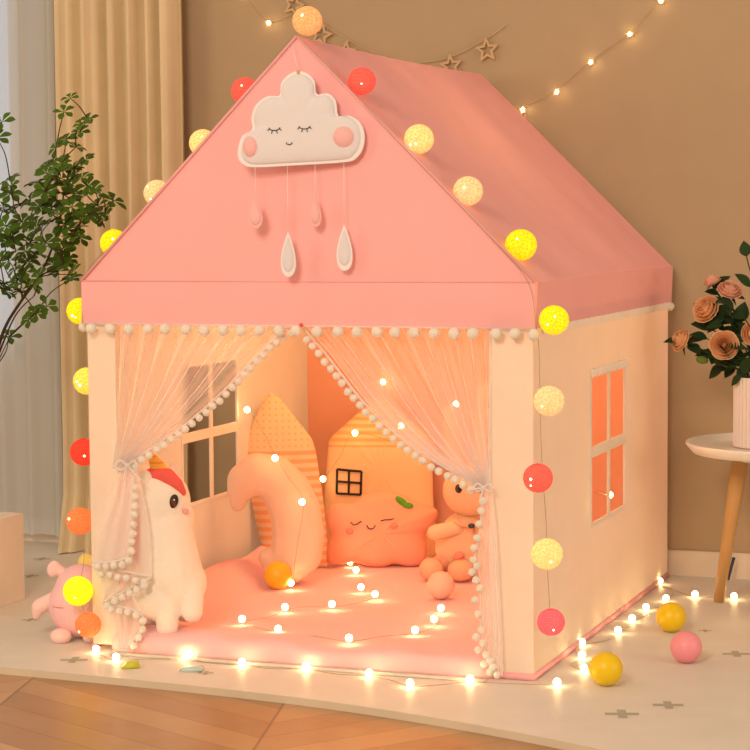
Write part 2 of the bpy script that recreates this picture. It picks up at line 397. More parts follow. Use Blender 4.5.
for sx in (1, -1):
    wl = obj('side_wall', sheet(lambda u, v, d: (sx*(HX+d), u, v), rng(0, D, 36, (WINY0, WINY1)), rng(.012, E1+.03, 26, (WINZ0, WINZ1)), (hole,), .004, sx*3.0), 'cream', tent)
    # window bars, border and its little ruffle
    bm = BM(); ym = (WINY0+WINY1)/2+.005; zm = (WINZ0+WINZ1)/2-.005; t = .0075
    box(bm, (sx*HX-.0025, ym-t, WINZ0), (sx*HX+.0025, ym+t, WINZ1)); box(bm, (sx*HX-.003, WINY0, zm-.012), (sx*HX+.003, WINY1, zm+.012))
    obj('window_bars', bm, 'creamtrim', wl, smooth=False)
    bm = BM(); b = .007
    for (a0, a1, c0, c1) in ((WINY0-b, WINY0, WINZ0-b, WINZ1+b), (WINY1, WINY1+b, WINZ0-b, WINZ1+b), (WINY0, WINY1, WINZ0-b, WINZ0), (WINY0, WINY1, WINZ1, WINZ1+b)):
        box(bm, (sx*HX-.003, a0, c0), (sx*HX+.003, a1, c1))
    obj('window_border', bm, 'ruffle', wl, smooth=False)
    if sx == 1:
        obj('window_ruffle', sheet(lambda u, v, d: (HX+.005+.004*math.sin(u*420), u, v+.002*math.sin(u*210)), rng(WINY0-.012, WINY1+.012, 160), rng(WINZ1+.000, WINZ1+.017, 2), amp=0), 'ruffle', wl)
    bm = bevelbox((sx*(HX+.001)-.003, 0, .0005), (sx*(HX+.001)+.003, D, .015), .001); obj('pink_hem', bm, 'pinkpipe', wl)
obj('back_wall', sheet(lambda u, v, d: (u, D+d, v), rng(-HX, HX, 30), rng(.004, E2, 20), amp=.006), 'pinkin', tent)
# narrow front strips beside the opening
for (x0, x1) in ((-HX, -.448), (.424, HX)):
    obj('front_strip', sheet(lambda u, v, d: (u, -.001+d*.5, v), rng(x0, x1, 6), rng(.012, E1+.03, 20), amp=.004, seedv=x0), 'cream', tent)
    xe = x1 if x0 < 0 else x0
    bm = BM(); tube(bm, [(xe, -.002, .01), (xe, -.002, E1+.02)], .0022, 6); obj('piping', bm, 'creamtrim', tent)
obj('pink_hem', bevelbox((.424, -.004, .0005), (HX+.003, .001, .015), .001), 'pinkpipe', tent)
obj('front_sill', bevelbox((-.448, -.052, .0005), (.424, -.036, .006), .001), 'creamtrim', tent)
# roof
gx = HX+.008
def gable(y):
    bm = BM(); n = 14; rows = []
    for j in range(n+1):
        t = j/n; z = E2+(HA-E2)*t; hw = gx*(1-t)
        rows.append([bm.verts.new((-hw+2*hw*i/10 if hw > 1e-6 else 0, y+.0015*noise.noise((i*.5, j*.4, y)), z)) for i in range(11)] if j < n else [bm.verts.new((0, y, HA))])
    for a, b in zip(rows, rows[1:]):
        if len(b) > 1:
            for i in range(10): bm.faces.new((a[i], a[i+1], b[i+1], b[i]))
        else:
            for i in range(10): bm.faces.new((a[i], a[i+1], b[0]))
    return bm
g = obj('front_gable', gable(-.006), 'pink', tent); obj('back_gable', gable(D+.006), 'pink', tent)
obj('front_band', sheet(lambda u, v, d: (u, -.008-.5*d-.002*math.sin((v-E1)/(E2-E1)*PI), v), rng(-gx, gx, 30), rng(E1, E2, 6), amp=.004), 'pink', tent)
obj('back_band', sheet(lambda u, v, d: (u, D+.008, v), rng(-gx, gx, 10), rng(E1, E2, 4), amp=0), 'pink', tent)
for sx in (1, -1):
    def slope(u, v, d):
        t = v; sag = -.012*math.sin(PI*t)*math.sin(PI*(u/D)); 
        return (sx*(gx*(1-t))+sx*(d+sag)*.7, u, E2+(HA-E2)*t+(d+sag)*.7-.006*math.sin(PI*u/D)*t*t)
    us = rng(-.006, D+.006, 30)
    obj('roof_slope', sheet(slope, us, rng(0, 1, 24), amp=.006, seedv=sx+5.), 'pink', tent)
    obj('side_band', sheet(lambda u, v, d: (sx*(gx+.004+d-.004*abs(v-E2)/(E2-E1)), u, v), us, rng(E1, E2, 5), amp=.008, seedv=sx*2.), 'pink', tent)
    bm = BM(); tube(bm, [(sx*gx, -.008, E2), (0, -.008, HA)], .0035, 6); obj('roof_piping', bm, 'pink', tent)
    obj('eave_ruffle', sheet(lambda u, v, d: (sx*(gx-.002+.005*math.sin(u*260)), u, v+.0015*math.sin(u*130)), rng(.06, D, 300), rng(E1-.016, E1+.000, 2), amp=0), 'ruffle', tent)
bm = BM(); tube(bm, [(-gx, -.009, E2), (gx, -.009, E2)], .0016, 6); obj('band_piping', bm, 'pinkpipe', tent)
for q in (-gx, gx):
    bm = BM(); tube(bm, [(q, -.006, E2-.003), (q, -.009, E1)], .002, 6); obj('corner_piping', bm, 'pinkpipe', tent)

# pompoms ---------------------------------------------------------
def pommesh(r, s):
    bm = BM(); bmesh.ops.create_icosphere(bm, subdivisions=3, radius=1)
    for v in bm.verts:
        k = 1+.09*noise.noise(v.co*2.2+Vector((s, 0, 0)))+.05*noise.noise(v.co*6+Vector((s, 3, 0))); v.co = v.co*r*k
    me = bpy.data.meshes.new('pompom'); bm.to_mesh(me); bm.free(); me.materials.append(M['pom'])
    me.polygons.foreach_set('use_smooth', [True]*len(me.polygons)); return me
BIG = [pommesh(.0122, s) for s in (1, 2, 3)]; SMALL = [pommesh(.0085, s) for s in (4, 5, 6)]
def pom(parent, P, meshes, sc=1.0):
    e = (random.random()*6, random.random()*6, random.random()*6)
    from mathutils import Euler
    return inst('pompom', random.choice(meshes), parent, Matrix.Translation(Vector(P)) @ Euler(e).to_matrix().to_4x4() @ Matrix.Diagonal((sc, sc, sc*random.uniform(.9, 1.08), 1)))
bm = BM(); tube(bm, [(-gx, -.013, E1-.001), (gx, -.013, E1-.001)], .0018, 6)
trim = obj('pompom_trim', bm, 'ribbon', tent)
for px in (91, 110, 129, 148, 165, 186, 204, 223, 241, 259, 279, 296, 317, 338, 357, 377, 395, 414, 434, 454, 473, 496, 515, 534):
    p = oy(px, 330, -.024); p.z = E1-.011+random.uniform(-.0015, .001); pom(trim, p, BIG)
pom(trim, (gx-.004, D+.004, E1-.012), BIG); pom(trim, (-gx-.012, .02, E1-.010), BIG); pom(trim, (-gx-.006, .12, E1-.012), BIG)

# tulle curtains --------------------------------------------------
def bez(a, b, c, t): return a*(1-t)**2+b*(2*t*(1-t))+c*t*t
def draped(top0, top1, tie0, tie1, inner, y0, y1, nf, seedv, nv=46, nu=260):
    """top edge from outer (top0) to inner (top1); gathers into tie0..tie1; inner edge follows the traced curve"""
    inner = [oy(x, y, 0) for x, y in inner]; inn = resample(spline(inner, 10), .002)
    V = []; F = []
    T0, T1, G0, G1 = (oy(*q, 0) for q in (top0, top1, tie0, tie1))
    for i in range(nu+1):
        u = i/nu; T = T0.lerp(T1, u); G = G0.lerp(G1, u)
        for j in range(nv+1):
            v = j/nv; p = T.lerp(G, v)
            q = inn[min(len(inn)-1, int(v*(len(inn)-1)))]; ch = T1.lerp(G1, v)
            p = p+(q-ch)*(u**1.5)
            wv = nf*2*PI*(u+.03*math.sin(u*9+seedv)+.012*math.sin(u*23+seedv))
            a = .0035+.0045*math.sin(PI*min(1, v*1.2)) + .006*v
            yy = y0+(y1-y0)*v**2+1.5*a*math.sin(wv)+.22*a*math.sin(wv*2.7+3*v+seedv)+.003*noise.noise((u*30, v*2, seedv))
            V.append((p.x, yy, p.z+.002*math.sin(wv)*v))
    n = nv+1
    for i in range(nu):
        for j in range(nv): F.append((i*n+j, (i+1)*n+j, (i+1)*n+j+1, i*n+j+1))
    return (V, [], F), inn
def ycurve(pts, y0, y1):
    n = len(pts)-1
    return [Vector((p.x, y0+(y1-y0)*(i/n)**2, p.z)) for i, p in enumerate(pts)]
def edge_trim(parent, pts, off, step=.0205, r=.0028, skip=1, sc=1.0):
    bm = BM(); tube(bm, pts, r, 6)
    t = obj('edge_ribbon', bm, 'ribbon', parent)
    for k, p in enumerate(resample(pts, step)[skip:]):
        pom(parent, p+Vector(off)+Vector((random.uniform(-.001, .001), -.002, random.uniform(-.0015, .0015))), SMALL, sc)
def loft(A, B, nf, amp, seedv, nu=60, nv=30):
    A = resample(spline(A, 8), .001); B = resample(spline(B, 8), .001); V = []; F = []
    for j in range(nv+1):
        a = A[min(len(A)-1, int(j/nv*(len(A)-1)))]; b = B[min(len(B)-1, int(j/nv*(len(B)-1)))]
        for i in range(nu+1):
            u = i/nu; p = a.lerp(b, u); s = math.sin(PI*u)
            V.append((p.x, p.y+amp*math.sin(2*PI*nf*u+seedv+.8*j/nv)*(.4+.6*s), p.z))
    for j in range(nv):
        for i in range(nu): F.append((j*(nu+1)+i, j*(nu+1)+i+1, (j+1)*(nu+1)+i+1, (j+1)*(nu+1)+i))
    return (V, [], F)
# left curtain
geo, inn = draped((117, 323), (304, 323), (120, 466), (135, 464), [(302, 325), (287, 330), (272, 341), (261, 353), (251, 363), (239, 376), (227, 389), (213, 402), (197, 416), (184, 427), (168, 439), (150, 452), (135, 464)], .010, -.024, 10, 1.3)
cl = obj('tulle_curtain', geo, 'sheer', tent)
edge_trim(cl, ycurve(inn, .004, -.028)[4:], (.004, -.006, -.0095))
Yt = -.034
def ptsy(l, y): return [oy(a, b, y) for a, b in l]
tl = obj('curtain_tail', loft(ptsy([(120, 466), (107, 502), (96, 535), (91, 563)], Yt), ptsy([(134, 475), (136, 505), (134, 535), (130, 559)], Yt), 3, .004, 0), 'sheert', cl)
tl2 = obj('curtain_tail', loft(ptsy([(126, 468), (118, 505), (110, 540), (100, 568)], Yt+.010), ptsy([(137, 466), (146, 505), (151, 540), (152, 577)], Yt+.010), 2.5, .004, 2), 'sheert', cl)
tl3 = obj('curtain_tail', loft(ptsy([(100, 566), (101, 585), (102, 604)], Yt+.012), ptsy([(152, 575), (128, 590), (104, 604)], Yt+.012), 2, .003, 1), 'sheert', cl)
tl4 = obj('curtain_tail', loft(ptsy([(102, 604), (112, 625), (120, 648)], Yt+.006), ptsy([(128, 590), (143, 616), (129, 648)], Yt+.006), 2.5, .003, 3), 'sheert', cl)
edge_trim(cl, spline(ptsy([(134, 474), (134, 505), (131, 535), (128, 556), (110, 562), (92, 562)], Yt-.006), 6), (.006, -.006, -.008), .0205)
edge_trim(cl, spline(ptsy([(94, 566), (122, 571), (152, 577)], Yt+.002), 6), (0, -.006, -.013), .0215)
edge_trim(cl, spline(ptsy([(152, 577), (125, 591), (102, 603)], Yt), 6), (.004, -.006, -.010), .021)
edge_trim(cl, spline(ptsy([(103, 604), (128, 608), (143, 616), (140, 632), (128, 647)], Yt-.002), 6), (.003, -.006, -.008), .021)
def bow(parent, px, py, y, sc, tailv):
    c = oy(px, py, y); bm = BM()
    for sx in (-1, 1):
        pts = spline([c, c+Vector((sx*.014, -.004, .010))*sc, c+Vector((sx*.022, -.006, 0))*sc, c+Vector((sx*.013, -.004, -.008))*sc, c], 6); tube(bm, pts, .0028*sc, 6)
    tube(bm, spline([c, c+Vector((tailv[0]*.5, -.008, tailv[1]*.4)), c+Vector((tailv[0], -.01, tailv[1]))], 6), .0025*sc, 6)
    tube(bm, spline([c, c+Vector((-.004, -.008, -.014)), c+Vector((-.006, -.01, -.03))], 6), .0022*sc, 6)
    sphere(bm, c, .006*sc); obj('tie_bow', bm, 'ribbon', parent)
bow(cl, 128, 466, -.042, 1.2, (.036, -.032))
# right curtain
geo, inn = draped((490, 323), (301, 323), (493, 487), (481, 486), [(301, 325), (307, 333), (329, 359), (354, 391), (373, 412), (395, 432), (411, 445), (429, 457), (447, 467), (466, 477), (481, 486)], .010, -.016, 10, 4.1)
cr = obj('tulle_curtain', geo, 'sheer', tent)
edge_trim(cr, ycurve(inn, .004, -.02)[4:], (-.004, -.006, -.0095))
obj('curtain_tail', loft(ptsy([(482, 489), (480, 530), (476, 562), (480, 590), (482, 630), (492, 672)], -.020), ptsy([(492, 489), (497, 540), (500, 600), (502, 640), (503, 677)], -.020), 4, .004, 0), 'sheert', cr)
bm = BM(); tube(bm, spline(ptsy([(482, 492), (480, 530), (474, 565), (480, 592), (481, 630), (486, 655), (499, 677)], -.026), 6), .0022, 6); obj('edge_ribbon', bm, 'ribbon', cr)
for px, py in ((483, 501), (481, 511), (479, 524), (477, 538), (474, 548), (473, 560), (477, 566), (472, 572), (476, 580), (480, 588), (475, 600), (478, 614), (481, 630), (476, 637), (483, 643), (478, 650), (486, 655), (490, 661), (484, 664), (493, 667), (497, 675), (490, 672)):
    pom(cr, oy(px, py, -.034), SMALL, .95)
bow(cr, 484, 488, -.028, .9, (-.03, -.004))
bm = BM(); sphere(bm, oy(301, 325, -.020), .0045); obj('red_button', bm, 'mane', tent)

# ================================================================== CLOUD PENDANT
def outline_mesh(pts, thick, flat=.0, p=2.4, rings=9, inset=1.0, seedv=0, wr=0.0, back=True):
    """puffed cushion from an outline of local (x,z) points that is star shaped about its centre"""
    cx = sum(q[0] for q in pts)/len(pts); cz = sum(q[1] for q in pts)/len(pts); n = len(pts)
    bm = BM(); sides = []
    for sy in ((-1, 1) if back else (-1,)):
        rr = []
        for k in range(1, rings+1):
            s = math.sin(k/rings*PI/2)
            h = thick*max(0, 1-s**p)**.5+flat
            rr.append([bm.verts.new((cx+(q[0]-cx)*s*inset, sy*(h+wr*noise.noise((q[0]*30+cx+(q[0]-cx)*s*9, (q[1]-cz)*s*14, seedv+sy))*(1-s)), cz+(q[1]-cz)*s*inset)) for q in pts])
        c = bm.verts.new((cx, sy*(thick+flat), cz))
        for i in range(n):
            bm.faces.new((c, rr[0][i], rr[0][(i+1) % n]))
            for a, b in zip(rr, rr[1:]): bm.faces.new((a[i], b[i], b[(i+1) % n], a[(i+1) % n]))
        sides.append(rr[-1])
    if back:
        for i in range(n): bm.faces.new((sides[0][i], sides[0][(i+1) % n], sides[1][(i+1) % n], sides[1][i]))
    bmesh.ops.remove_doubles(bm, verts=bm.verts, dist=1e-6); bmesh.ops.recalc_face_normals(bm, faces=bm.faces)
    def depth(x, z):
        best = 0; a = math.atan2(z-cz, x-cx)
        for i in range(n):
            q = pts[i]; r = pts[(i+1) % n]; a0 = math.atan2(q[1]-cz, q[0]-cx); da = (math.atan2(r[1]-cz, r[0]-cx)-a0+PI) % (2*PI)-PI; db = (a-a0+PI) % (2*PI)-PI
            if (0 <= db <= da) or (da <= db <= 0):
                f = db/da if da else 0; R = math.hypot(q[0]-cx, q[1]-cz)*(1-f)+math.hypot(r[0]-cx, r[1]-cz)*f
                best = min(1, math.hypot(x-cx, z-cz)/R/inset)
        return -(thick*max(0, 1-best**p)**.5+flat)
    return bm, depth
def smooth2(pts, n=5):
    P = [Vector((a, 0, b)) for a, b in pts]; P = [P[-1]]+P+[P[0], P[1]]
    s = spline(P, n)[n:-n]
    return [(v.x, v.z) for v in s][:-1]
CY = -.045
c0 = oy(299, 125, CY); s0 = mpp(c0)
def L2(px, py, ref=(299, 125), s=None): s = s or s0; return ((px-ref[0])*s, -(py-ref[1])*s)
cloud = thing('cloud_pendant', 'white felt sleeping cloud ornament with raindrops hanging before the pink gable', 'ornament', c0, .15)
zpts = [(107, 470), (108, 438), (122, 404), (152, 386), (150, 350), (165, 312), (200, 288), (238, 286), (243, 252), (262, 228), (291, 215), (322, 221), (346, 246), (353, 284), (388, 283), (411, 306), (419, 350), (452, 350), (484, 370), (498, 405), (494, 445), (474, 475), (440, 488), (300, 495), (160, 500), (124, 492)]
cp = smooth2([L2(200+x/3, y/3) for x, y in zpts], 4)
bm, _ = outline_mesh(cp, .0012, .0014)
obj('felt_rim', bm, 'feltrim', cloud, local=True)
bm, dep = outline_mesh(cp, .013, .001, p=4, inset=.945)
puff = obj('cloud_body', bm, 'felt', cloud, local=True)
def onface(px, py, dep, ref, s, out=.0012):
    x, z = L2(px, py, ref, s); return Vector((x, dep(x, z)-out, z))
F1 = lambda zx, zy: onface(200+zx/3, zy/3, dep, (299, 125), s0)
for (ex, ey) in ((226, 384), (319, 381)):
    arc = [F1(ex+17*math.cos(PI+PI*k/8), ey-2-9*math.sin(PI+PI*k/8)*1) for k in range(9)]
    lines = [arc]
    for k in (1, 3, 5, 7): 
        a = PI+PI*k/8; lines.append([F1(ex+17*math.cos(a), ey-2-9*math.sin(a)), F1(ex+23*math.cos(a), ey+1-16*math.sin(a))])
    tubes('eye', lines, .0009, 'black', cloud)
tubes('mouth', [[F1(271+9*math.cos(PI+PI*k/8), 427-7*math.sin(PI+PI*k/8)) for k in range(9)]], .0009, 'black', cloud)
def disc_on(name, cx_, cy_, rx, ry, F, mat, parent, th=.0015):
    bm = BM(); c = bm.verts.new(F(cx_, cy_)+Vector((0, -th, 0))); ring = [bm.verts.new(F(cx_+rx*.92*math.cos(2*PI*k/28), cy_+ry*.92*math.sin(2*PI*k/28))+Vector((0, -th, 0))) for k in range(28)]
    ring2 = [bm.verts.new(F(cx_+rx*math.cos(2*PI*k/28), cy_+ry*math.sin(2*PI*k/28))+Vector((0, .002, 0))) for k in range(28)]
    for k in range(28):
        bm.faces.new((c, ring[k], ring[(k+1) % 28])); bm.faces.new((ring[k], ring2[k], ring2[(k+1) % 28], ring[(k+1) % 28]))
    bmesh.ops.recalc_face_normals(bm, faces=bm.faces); return obj(name, bm, mat, parent, local=True)
disc_on('cheek', 147, 438, 24, 32, F1, 'feltpink', cloud); disc_on('cheek', 437, 413, 32, 32, F1, 'feltpink', cloud)
bm = BM(); a = L2(299, 74); tube(bm, [(a[0], 0, a[1]-.004), (a[0], 0, a[1]+.006)], .004, 10); obj('wood_bead', bm, 'wood', cloud, local=True)
tip = Vector((0, -.012, HA-.006))-c0
bm = BM(); tube(bm, [(a[0], 0, a[1]), (0-c0.x*math.cos(.15), .02, tip.z-.012)], .0008, 6); obj('hanging_string', bm, 'ribbon', cloud, local=True)
for (px, pt, pb, wd, mt) in ((253, 197, 228, 10, 'feltpink'), (286.5, 231, 277, 10.5, 'felt'), (315, 196, 227, 8.5, 'feltpink'), (344.5, 224, 271, 11, 'felt')):
    h = pb-pt; out = []
    for k in range(32):
        t = 2*PI*k/32; out.append(L2(px+wd*math.sin(t)*math.sin(t/2)**1.15, (pt+pb)/2-h/2*math.cos(t)))
    bm, _ = outline_mesh(out, .0012, .0012); dr = obj('raindrop', bm, 'feltrim' if mt == 'felt' else 'feltpink', cloud, local=True)
    bm, _ = outline_mesh(out, .006, .001, p=3, inset=.78); obj('drop_centre', bm, mt, dr, local=True)
    x, z = L2(px, pt); x2, z2 = L2(px, 163); bm = BM(); tube(bm, [(x, 0, z-.003), (x2, 0, z2)], .0007, 6); obj('drop_string', bm, 'ribbon', dr, local=True)

# ================================================================== LANTERN STRINGS
ball_mesh = BM(); bmesh.ops.create_uvsphere(ball_mesh, u_segments=32, v_segments=20, radius=1)
me = bpy.data.meshes.new('lantern_ball'); ball_mesh.to_mesh(me); ball_mesh.free(); me.polygons.foreach_set('use_smooth', [True]*len(me.polygons))
LM = {}
for nme, c, st, sr in (('peach', srgb(255, 175, 115), .55, 0), ('coral', srgb(250, 95, 80), .5, .6), ('cream', srgb(255, 218, 140), .5, 0), ('ivory', srgb(255, 208, 150), .5, 0), ('yellow', srgb(255, 220, 0), .62, 0), ('pale_yellow', srgb(255, 220, 90), .55, 0), ('red', srgb(250, 62, 42), .5, .75), ('orange', srgb(255, 130, 70), .5, .5), ('pink', srgb(250, 100, 110), .5, .75), ('bright_yellow', srgb(255, 240, 0), .7, 0)):
    k = me.copy(); k.materials.append(lantern(nme+'_cotton_lantern', c, st, sr)); LM[nme] = k
ib = BM(); bmesh.ops.create_uvsphere(ib, u_segments=10, v_segments=8, radius=1); ibm = bpy.data.meshes.new('glow_spot'); ib.to_mesh(ibm); ib.free(); ibm.materials.append(M['inner'])
def lantern_string(label, items, extra_wire):
    pts = [P for P, r, k in items]
    t = thing('lantern_string', label, 'string light', pts[0], group='cotton ball lantern strings')
    for P, r, k in items:
        b = inst('cotton_lantern', LM[k], t, Matrix.Translation(P) @ Matrix.Rotation(random.uniform(-.3, .3), 4, 'X') @ Matrix.Diagonal((r, r, r*.98, 1)))
        # bright spots of the hidden bulb, set as tiny glowing beads on the viewer's side
        for q in range(random.choice((1, 1, 2))):
            off = Vector((random.uniform(-.45, .55), -.9, random.uniform(-.5, .5))).normalized()*r*.975; br_ = random.uniform(.0016, .0030)
            inst('glow_spot', ibm, b, Matrix.Translation(P+off) @ Matrix.Diagonal((br_, br_, br_, 1)))
    bm = BM(); tube(bm, spline(extra_wire, 6), .0007, 6); obj('wire', bm, 'darkwire', t)
def roof_pt(px, py, y=.030): return oy(px, py, y)
R = [(307, 25, 15, 'peach', .01), (362, 81, 14, 'coral', .03), (419, 139, 15, 'cream', .03), (468, 191, 15, 'ivory', .03), (521, 245, 16, 'yellow', .03)]
items = []
for px, py, r, k, y in R: P = oy(px, py, y); items.append((P, r*mpp(P), k))
items[0] = (Vector((items[0][0].x, .012, max(items[0][0].z, HA+15*mpp(items[0][0])+.001))), items[0][1], 'peach')
for px, py, r, k in ((554, 320, 15, 'yellow'), (549, 401, 15.5, 'ivory'), (538, 478, 15, 'coral'), (547, 554, 16, 'cream'), (551, 622, 14, 'pink')):
    P = ox(px, py, HX+.044 if py > 340 else gx+.046); items.append((P, r*mpp(P), k))
wire = [Vector((0, -.02, HA+.006))]+[oy(a, b, -.016) for a, b in ((345, 84), (396, 139), (446, 191), (497, 245), (528, 282))]+[ox(536, 325, HX+.014)]+[ox(a, b, HX+.010) for a, b in ((539, 350), (540, 395), (541, 440), (543, 480), (546, 520), (547, 560), (549, 595), (550, 620))]
lantern_string('string of cotton ball lanterns down the right roof edge and corner of the tent', items, wire)
items = []
for px, py, r, k in ((245, 91, 14, 'coral'), (203, 143, 14, 'cream'), (157, 193, 13.5, 'ivory'), (114, 243, 14, 'yellow'), (80, 311, 13.5, 'yellow'), (87, 381, 14, 'pale_yellow'), (84, 452, 14, 'red'), (80, 521, 14, 'orange'), (78, 591, 15, 'bright_yellow'), (88, 625, 13, 'orange')):
    P = oy(px, py, .045 if py < 570 else -.032); items.append((P, r*mpp(P), k))
wire = [Vector((-.0, -.015, HA+.008))]+[oy(a, b, .012) for a, b in ((248, 90), (206, 140), (160, 190), (117, 240), (88, 270))]+[oy(a, b, .04) for a, b in ((84, 311), (88, 381), (86, 452), (84, 521))]+[oy(84, 560, .0), oy(80, 591, -.032), oy(88, 625, -.032)]
lantern_string('string of cotton ball lanterns down the left roof edge and corner of the tent', items, wire)

# ================================================================== FAIRY LIGHTS
fb = BM(); bmesh.ops.create_uvsphere(fb, u_segments=14, v_segments=10, radius=1); fbm = bpy.data.meshes.new('bulb'); fb.to_mesh(fbm); fb.free(); fbm.materials.append(M['bulb']); fbm.polygons.foreach_set('use_smooth', [True]*len(fbm.polygons))
def fairy(label, pts, zoff, wirepts=None, r=.0078, wander=.01):
    t = thing('fairy_light_string', label, 'string light', pts[0], group='warm fairy light strings')
    wp = []
    for i, p in enumerate(pts):
        inst('bulb', fbm, t, Matrix.Translation(p) @ Matrix.Diagonal((r, r, r*1.05, 1)))
        wp.append(p+Vector(zoff))
        if i < len(pts)-1:
            q = pts[i+1]; mid = p.lerp(q, .5)+Vector(zoff); d = (q-p); sd = Vector((-d.y, d.x, 0)).normalized() if abs(zoff[2]) > 0 else Vector((0, 0, -1))
            wp.append(mid+sd*random.uniform(-wander, wander)*1.5)
    bm = BM(); tube(bm, spline(wirepts or wp, 6), .0006, 5); obj('wire', bm, 'wire', t)
    bm = BM()
    for p in pts: tube(bm, [p+Vector(zoff)*.6, p+Vector(zoff)*1.12], .0035, 8)
    obj('sockets', bm, 'wire', t)
    return t
B = .0095
fairy('fairy lights along the rug in front of the tent opening', [fl(x, y, B) for x, y in ((96, 649), (116, 657), (186, 656), (242, 662), (306, 666), (369, 673), (410, 683), (470, 679), (557, 682))], (0, .0, -.007))
fairy('fairy lights trailing beside the right tent wall and table leg', [fl(x, y, B) for x, y in ((584, 668), (582, 655), (582, 642), (618, 630), (632, 618), (646, 607), (666, 598), (660, 581), (695, 594), (734, 596))], (0, 0, -.007), wander=.02)
ZM = .046
fairy('fairy lights scattered over the pink floor cushion inside the tent', [fl(x, y, ZM+.007) for x, y in ((350, 562), (356, 570), (361, 587), (375, 594), (332, 604), (285, 607), (242, 619), (278, 629), (349, 638), (415, 630), (434, 619), (441, 608))], (0, 0, -.007), wander=.015)

# ================================================================== FLOOR CUSHION
def cushion():
    x0, x1, y0, y1 = -.492, .455, -.030, 1.262; V = []; F = []; nu, nv = 60, 80
    top = []
    prof = [(0, .001), (.0, .012), (.003, .024), (.010, .033), (.022, .0375)]
    bm = BM(); rings = []
    def edge(t):
        per = [(x0, y0), (x1, y0), (x1, y1), (x0, y1)]; L = [x1-x0, y1-y0, x1-x0, y1-y0]; s = t*sum(L)
        for k in range(4):
            if s <= L[k] or k == 3:
                a = per[k]; b = per[(k+1) % 4]; f = min(1, s/L[k]); return a[0]+(b[0]-a[0])*f, a[1]+(b[1]-a[1])*f
            s -= L[k]
    N = 240; cx, cy = (x0+x1)/2, (y0+y1)/2
    base = []
    for k in range(N):
        x, y = edge(k/N); ax = (x-cx)/((x1-x0)/2); ay = (y-cy)/((y1-y0)/2)
        q = (abs(ax)**14+abs(ay)**14)**(1/14); base.append((cx+(x-cx)/q*1.0, cy+(y-cy)/q))
    insets = [1.0, 1.0, .998, .992, .98, .95, .90, .83, .74, .64, .53, .42, .31, .2, .1]; hs = [.0008, .010, .022, .031, .036, .0385, .0395, .040, .040, .040, .040, .040, .040, .040, .040]
    for s, h in zip(insets, hs):
        ring = []
        for k, (x, y) in enumerate(base):
            wob = .008*noise.noise((x*7, y*7, 1.0))*(1 if s > .9 else .3)
            X = cx+(x-cx)*s+wob*(x-cx); Y = cy+(y-cy)*s+wob*1.2*(1 if y < cy else 0)
            hh = h*(1+.12*noise.noise((X*6, Y*6, .5))*(h > .02))+(.004*noise.noise((X*4, Y*4, 2.2)) if s < .97 else 0)-(.003 if s < .97 else 0)
            if .85 < s < .995: hh += .0025*math.sin(x*38+y*31+2*noise.noise((x*9, y*9, 0)))*(1-abs(s-.95)/.1 if abs(s-.95) < .1 else 0)
            if h > .02:
                lf = max(0, min(1, (-.36-X)/.09)); fy = max(0, min(1, (Y-.12)/.35))*max(0, min(1, (1.2-Y)/.2))
                hh += .062*lf*lf*(3-2*lf)*fy*(1 if h > .03 else .75)*(1+.25*noise.noise((Y*6, 0, 3)))
                ff = max(0, min(1, (.16-Y)/.10)); hh += .010*ff*(1+1.3*noise.noise((X*7, 1, 9)))*(h/.04)
            ring.append(bm.verts.new((X, Y, max(.0006, hh))))
        rings.append(ring)
    c = bm.verts.new((cx, cy, .038))
    for a, b in zip(rings, rings[1:]):
        for k in range(N): bm.faces.new((a[k], a[(k+1) % N], b[(k+1) % N], b[k]))
    for k in range(N): bm.faces.new((rings[-1][k], rings[-1][(k+1) % N], c))
    bm.faces.new(rings[0][::-1]); bmesh.ops.recalc_face_normals(bm, faces=bm.faces)
    return bm
tag(obj('floor_cushion', cushion(), 'mat'), 'puffy pink quilted floor cushion filling the inside of the tent', 'cushion')
ZC = .039

# ================================================================== PLUSH TOYS AND PILLOWS
# --- unicorn
ub = fl(168, 634, ZC); ub.z = ZC; ub.y += .03; ub.x -= .012; us_ = mpp(ub)
def U(px, py, d=0): return ((px-168)*us_, d, -(py-634)*us_)
uni = thing('unicorn_plush', 'cream unicorn plush with coral mane standing beside the left curtain', 'plush toy', ub, FACE)
u1 = us_
body = blob('body', [('e', U(164, 503), (28*u1, 26*u1, 31*u1)), ('e', U(175, 519), (20*u1, 20*u1, 21*u1)), ('c', U(166, 525), U(171, 575), 26*u1, 32*u1), ('e', U(174, 585), (33*u1, 30*u1, 30*u1)), ('e', U(160, 596), (29*u1, 29*u1, 28*u1)),
    ('c', U(192, 590, -.03), U(193, 612, -.035), 13*u1, 11*u1), ('c', U(168, 600, -.035), U(168, 626, -.04), 13.5*u1, 11.5*u1), ('c', U(150, 600, .03), U(150, 622, .035), 13*u1, 11.5*u1), ('c', U(184, 600, .04), U(182, 618, .045), 13*u1, 11*u1)], 'plush', uni, .0045, 10)
blob('ear', [('e', U(149, 479, -.025), (7*u1, 4*u1, 10*u1), -.35)], 'plush', uni, .003, 3)
blob('ear', [('e', U(172, 476, .05), (6*u1, 4*u1, 9*u1), .25)], 'plush', uni, .003, 3)
bm = BM(); tube(bm, spline([U(163, 482, -.004), U(160, 470, -.004), U(155, 460, -.002), U(153, 455, -.002)], 5), [.026*(1-.85*k/15) for k in range(16)], 14)
o = obj('horn', bm, 'horn', uni, local=True)
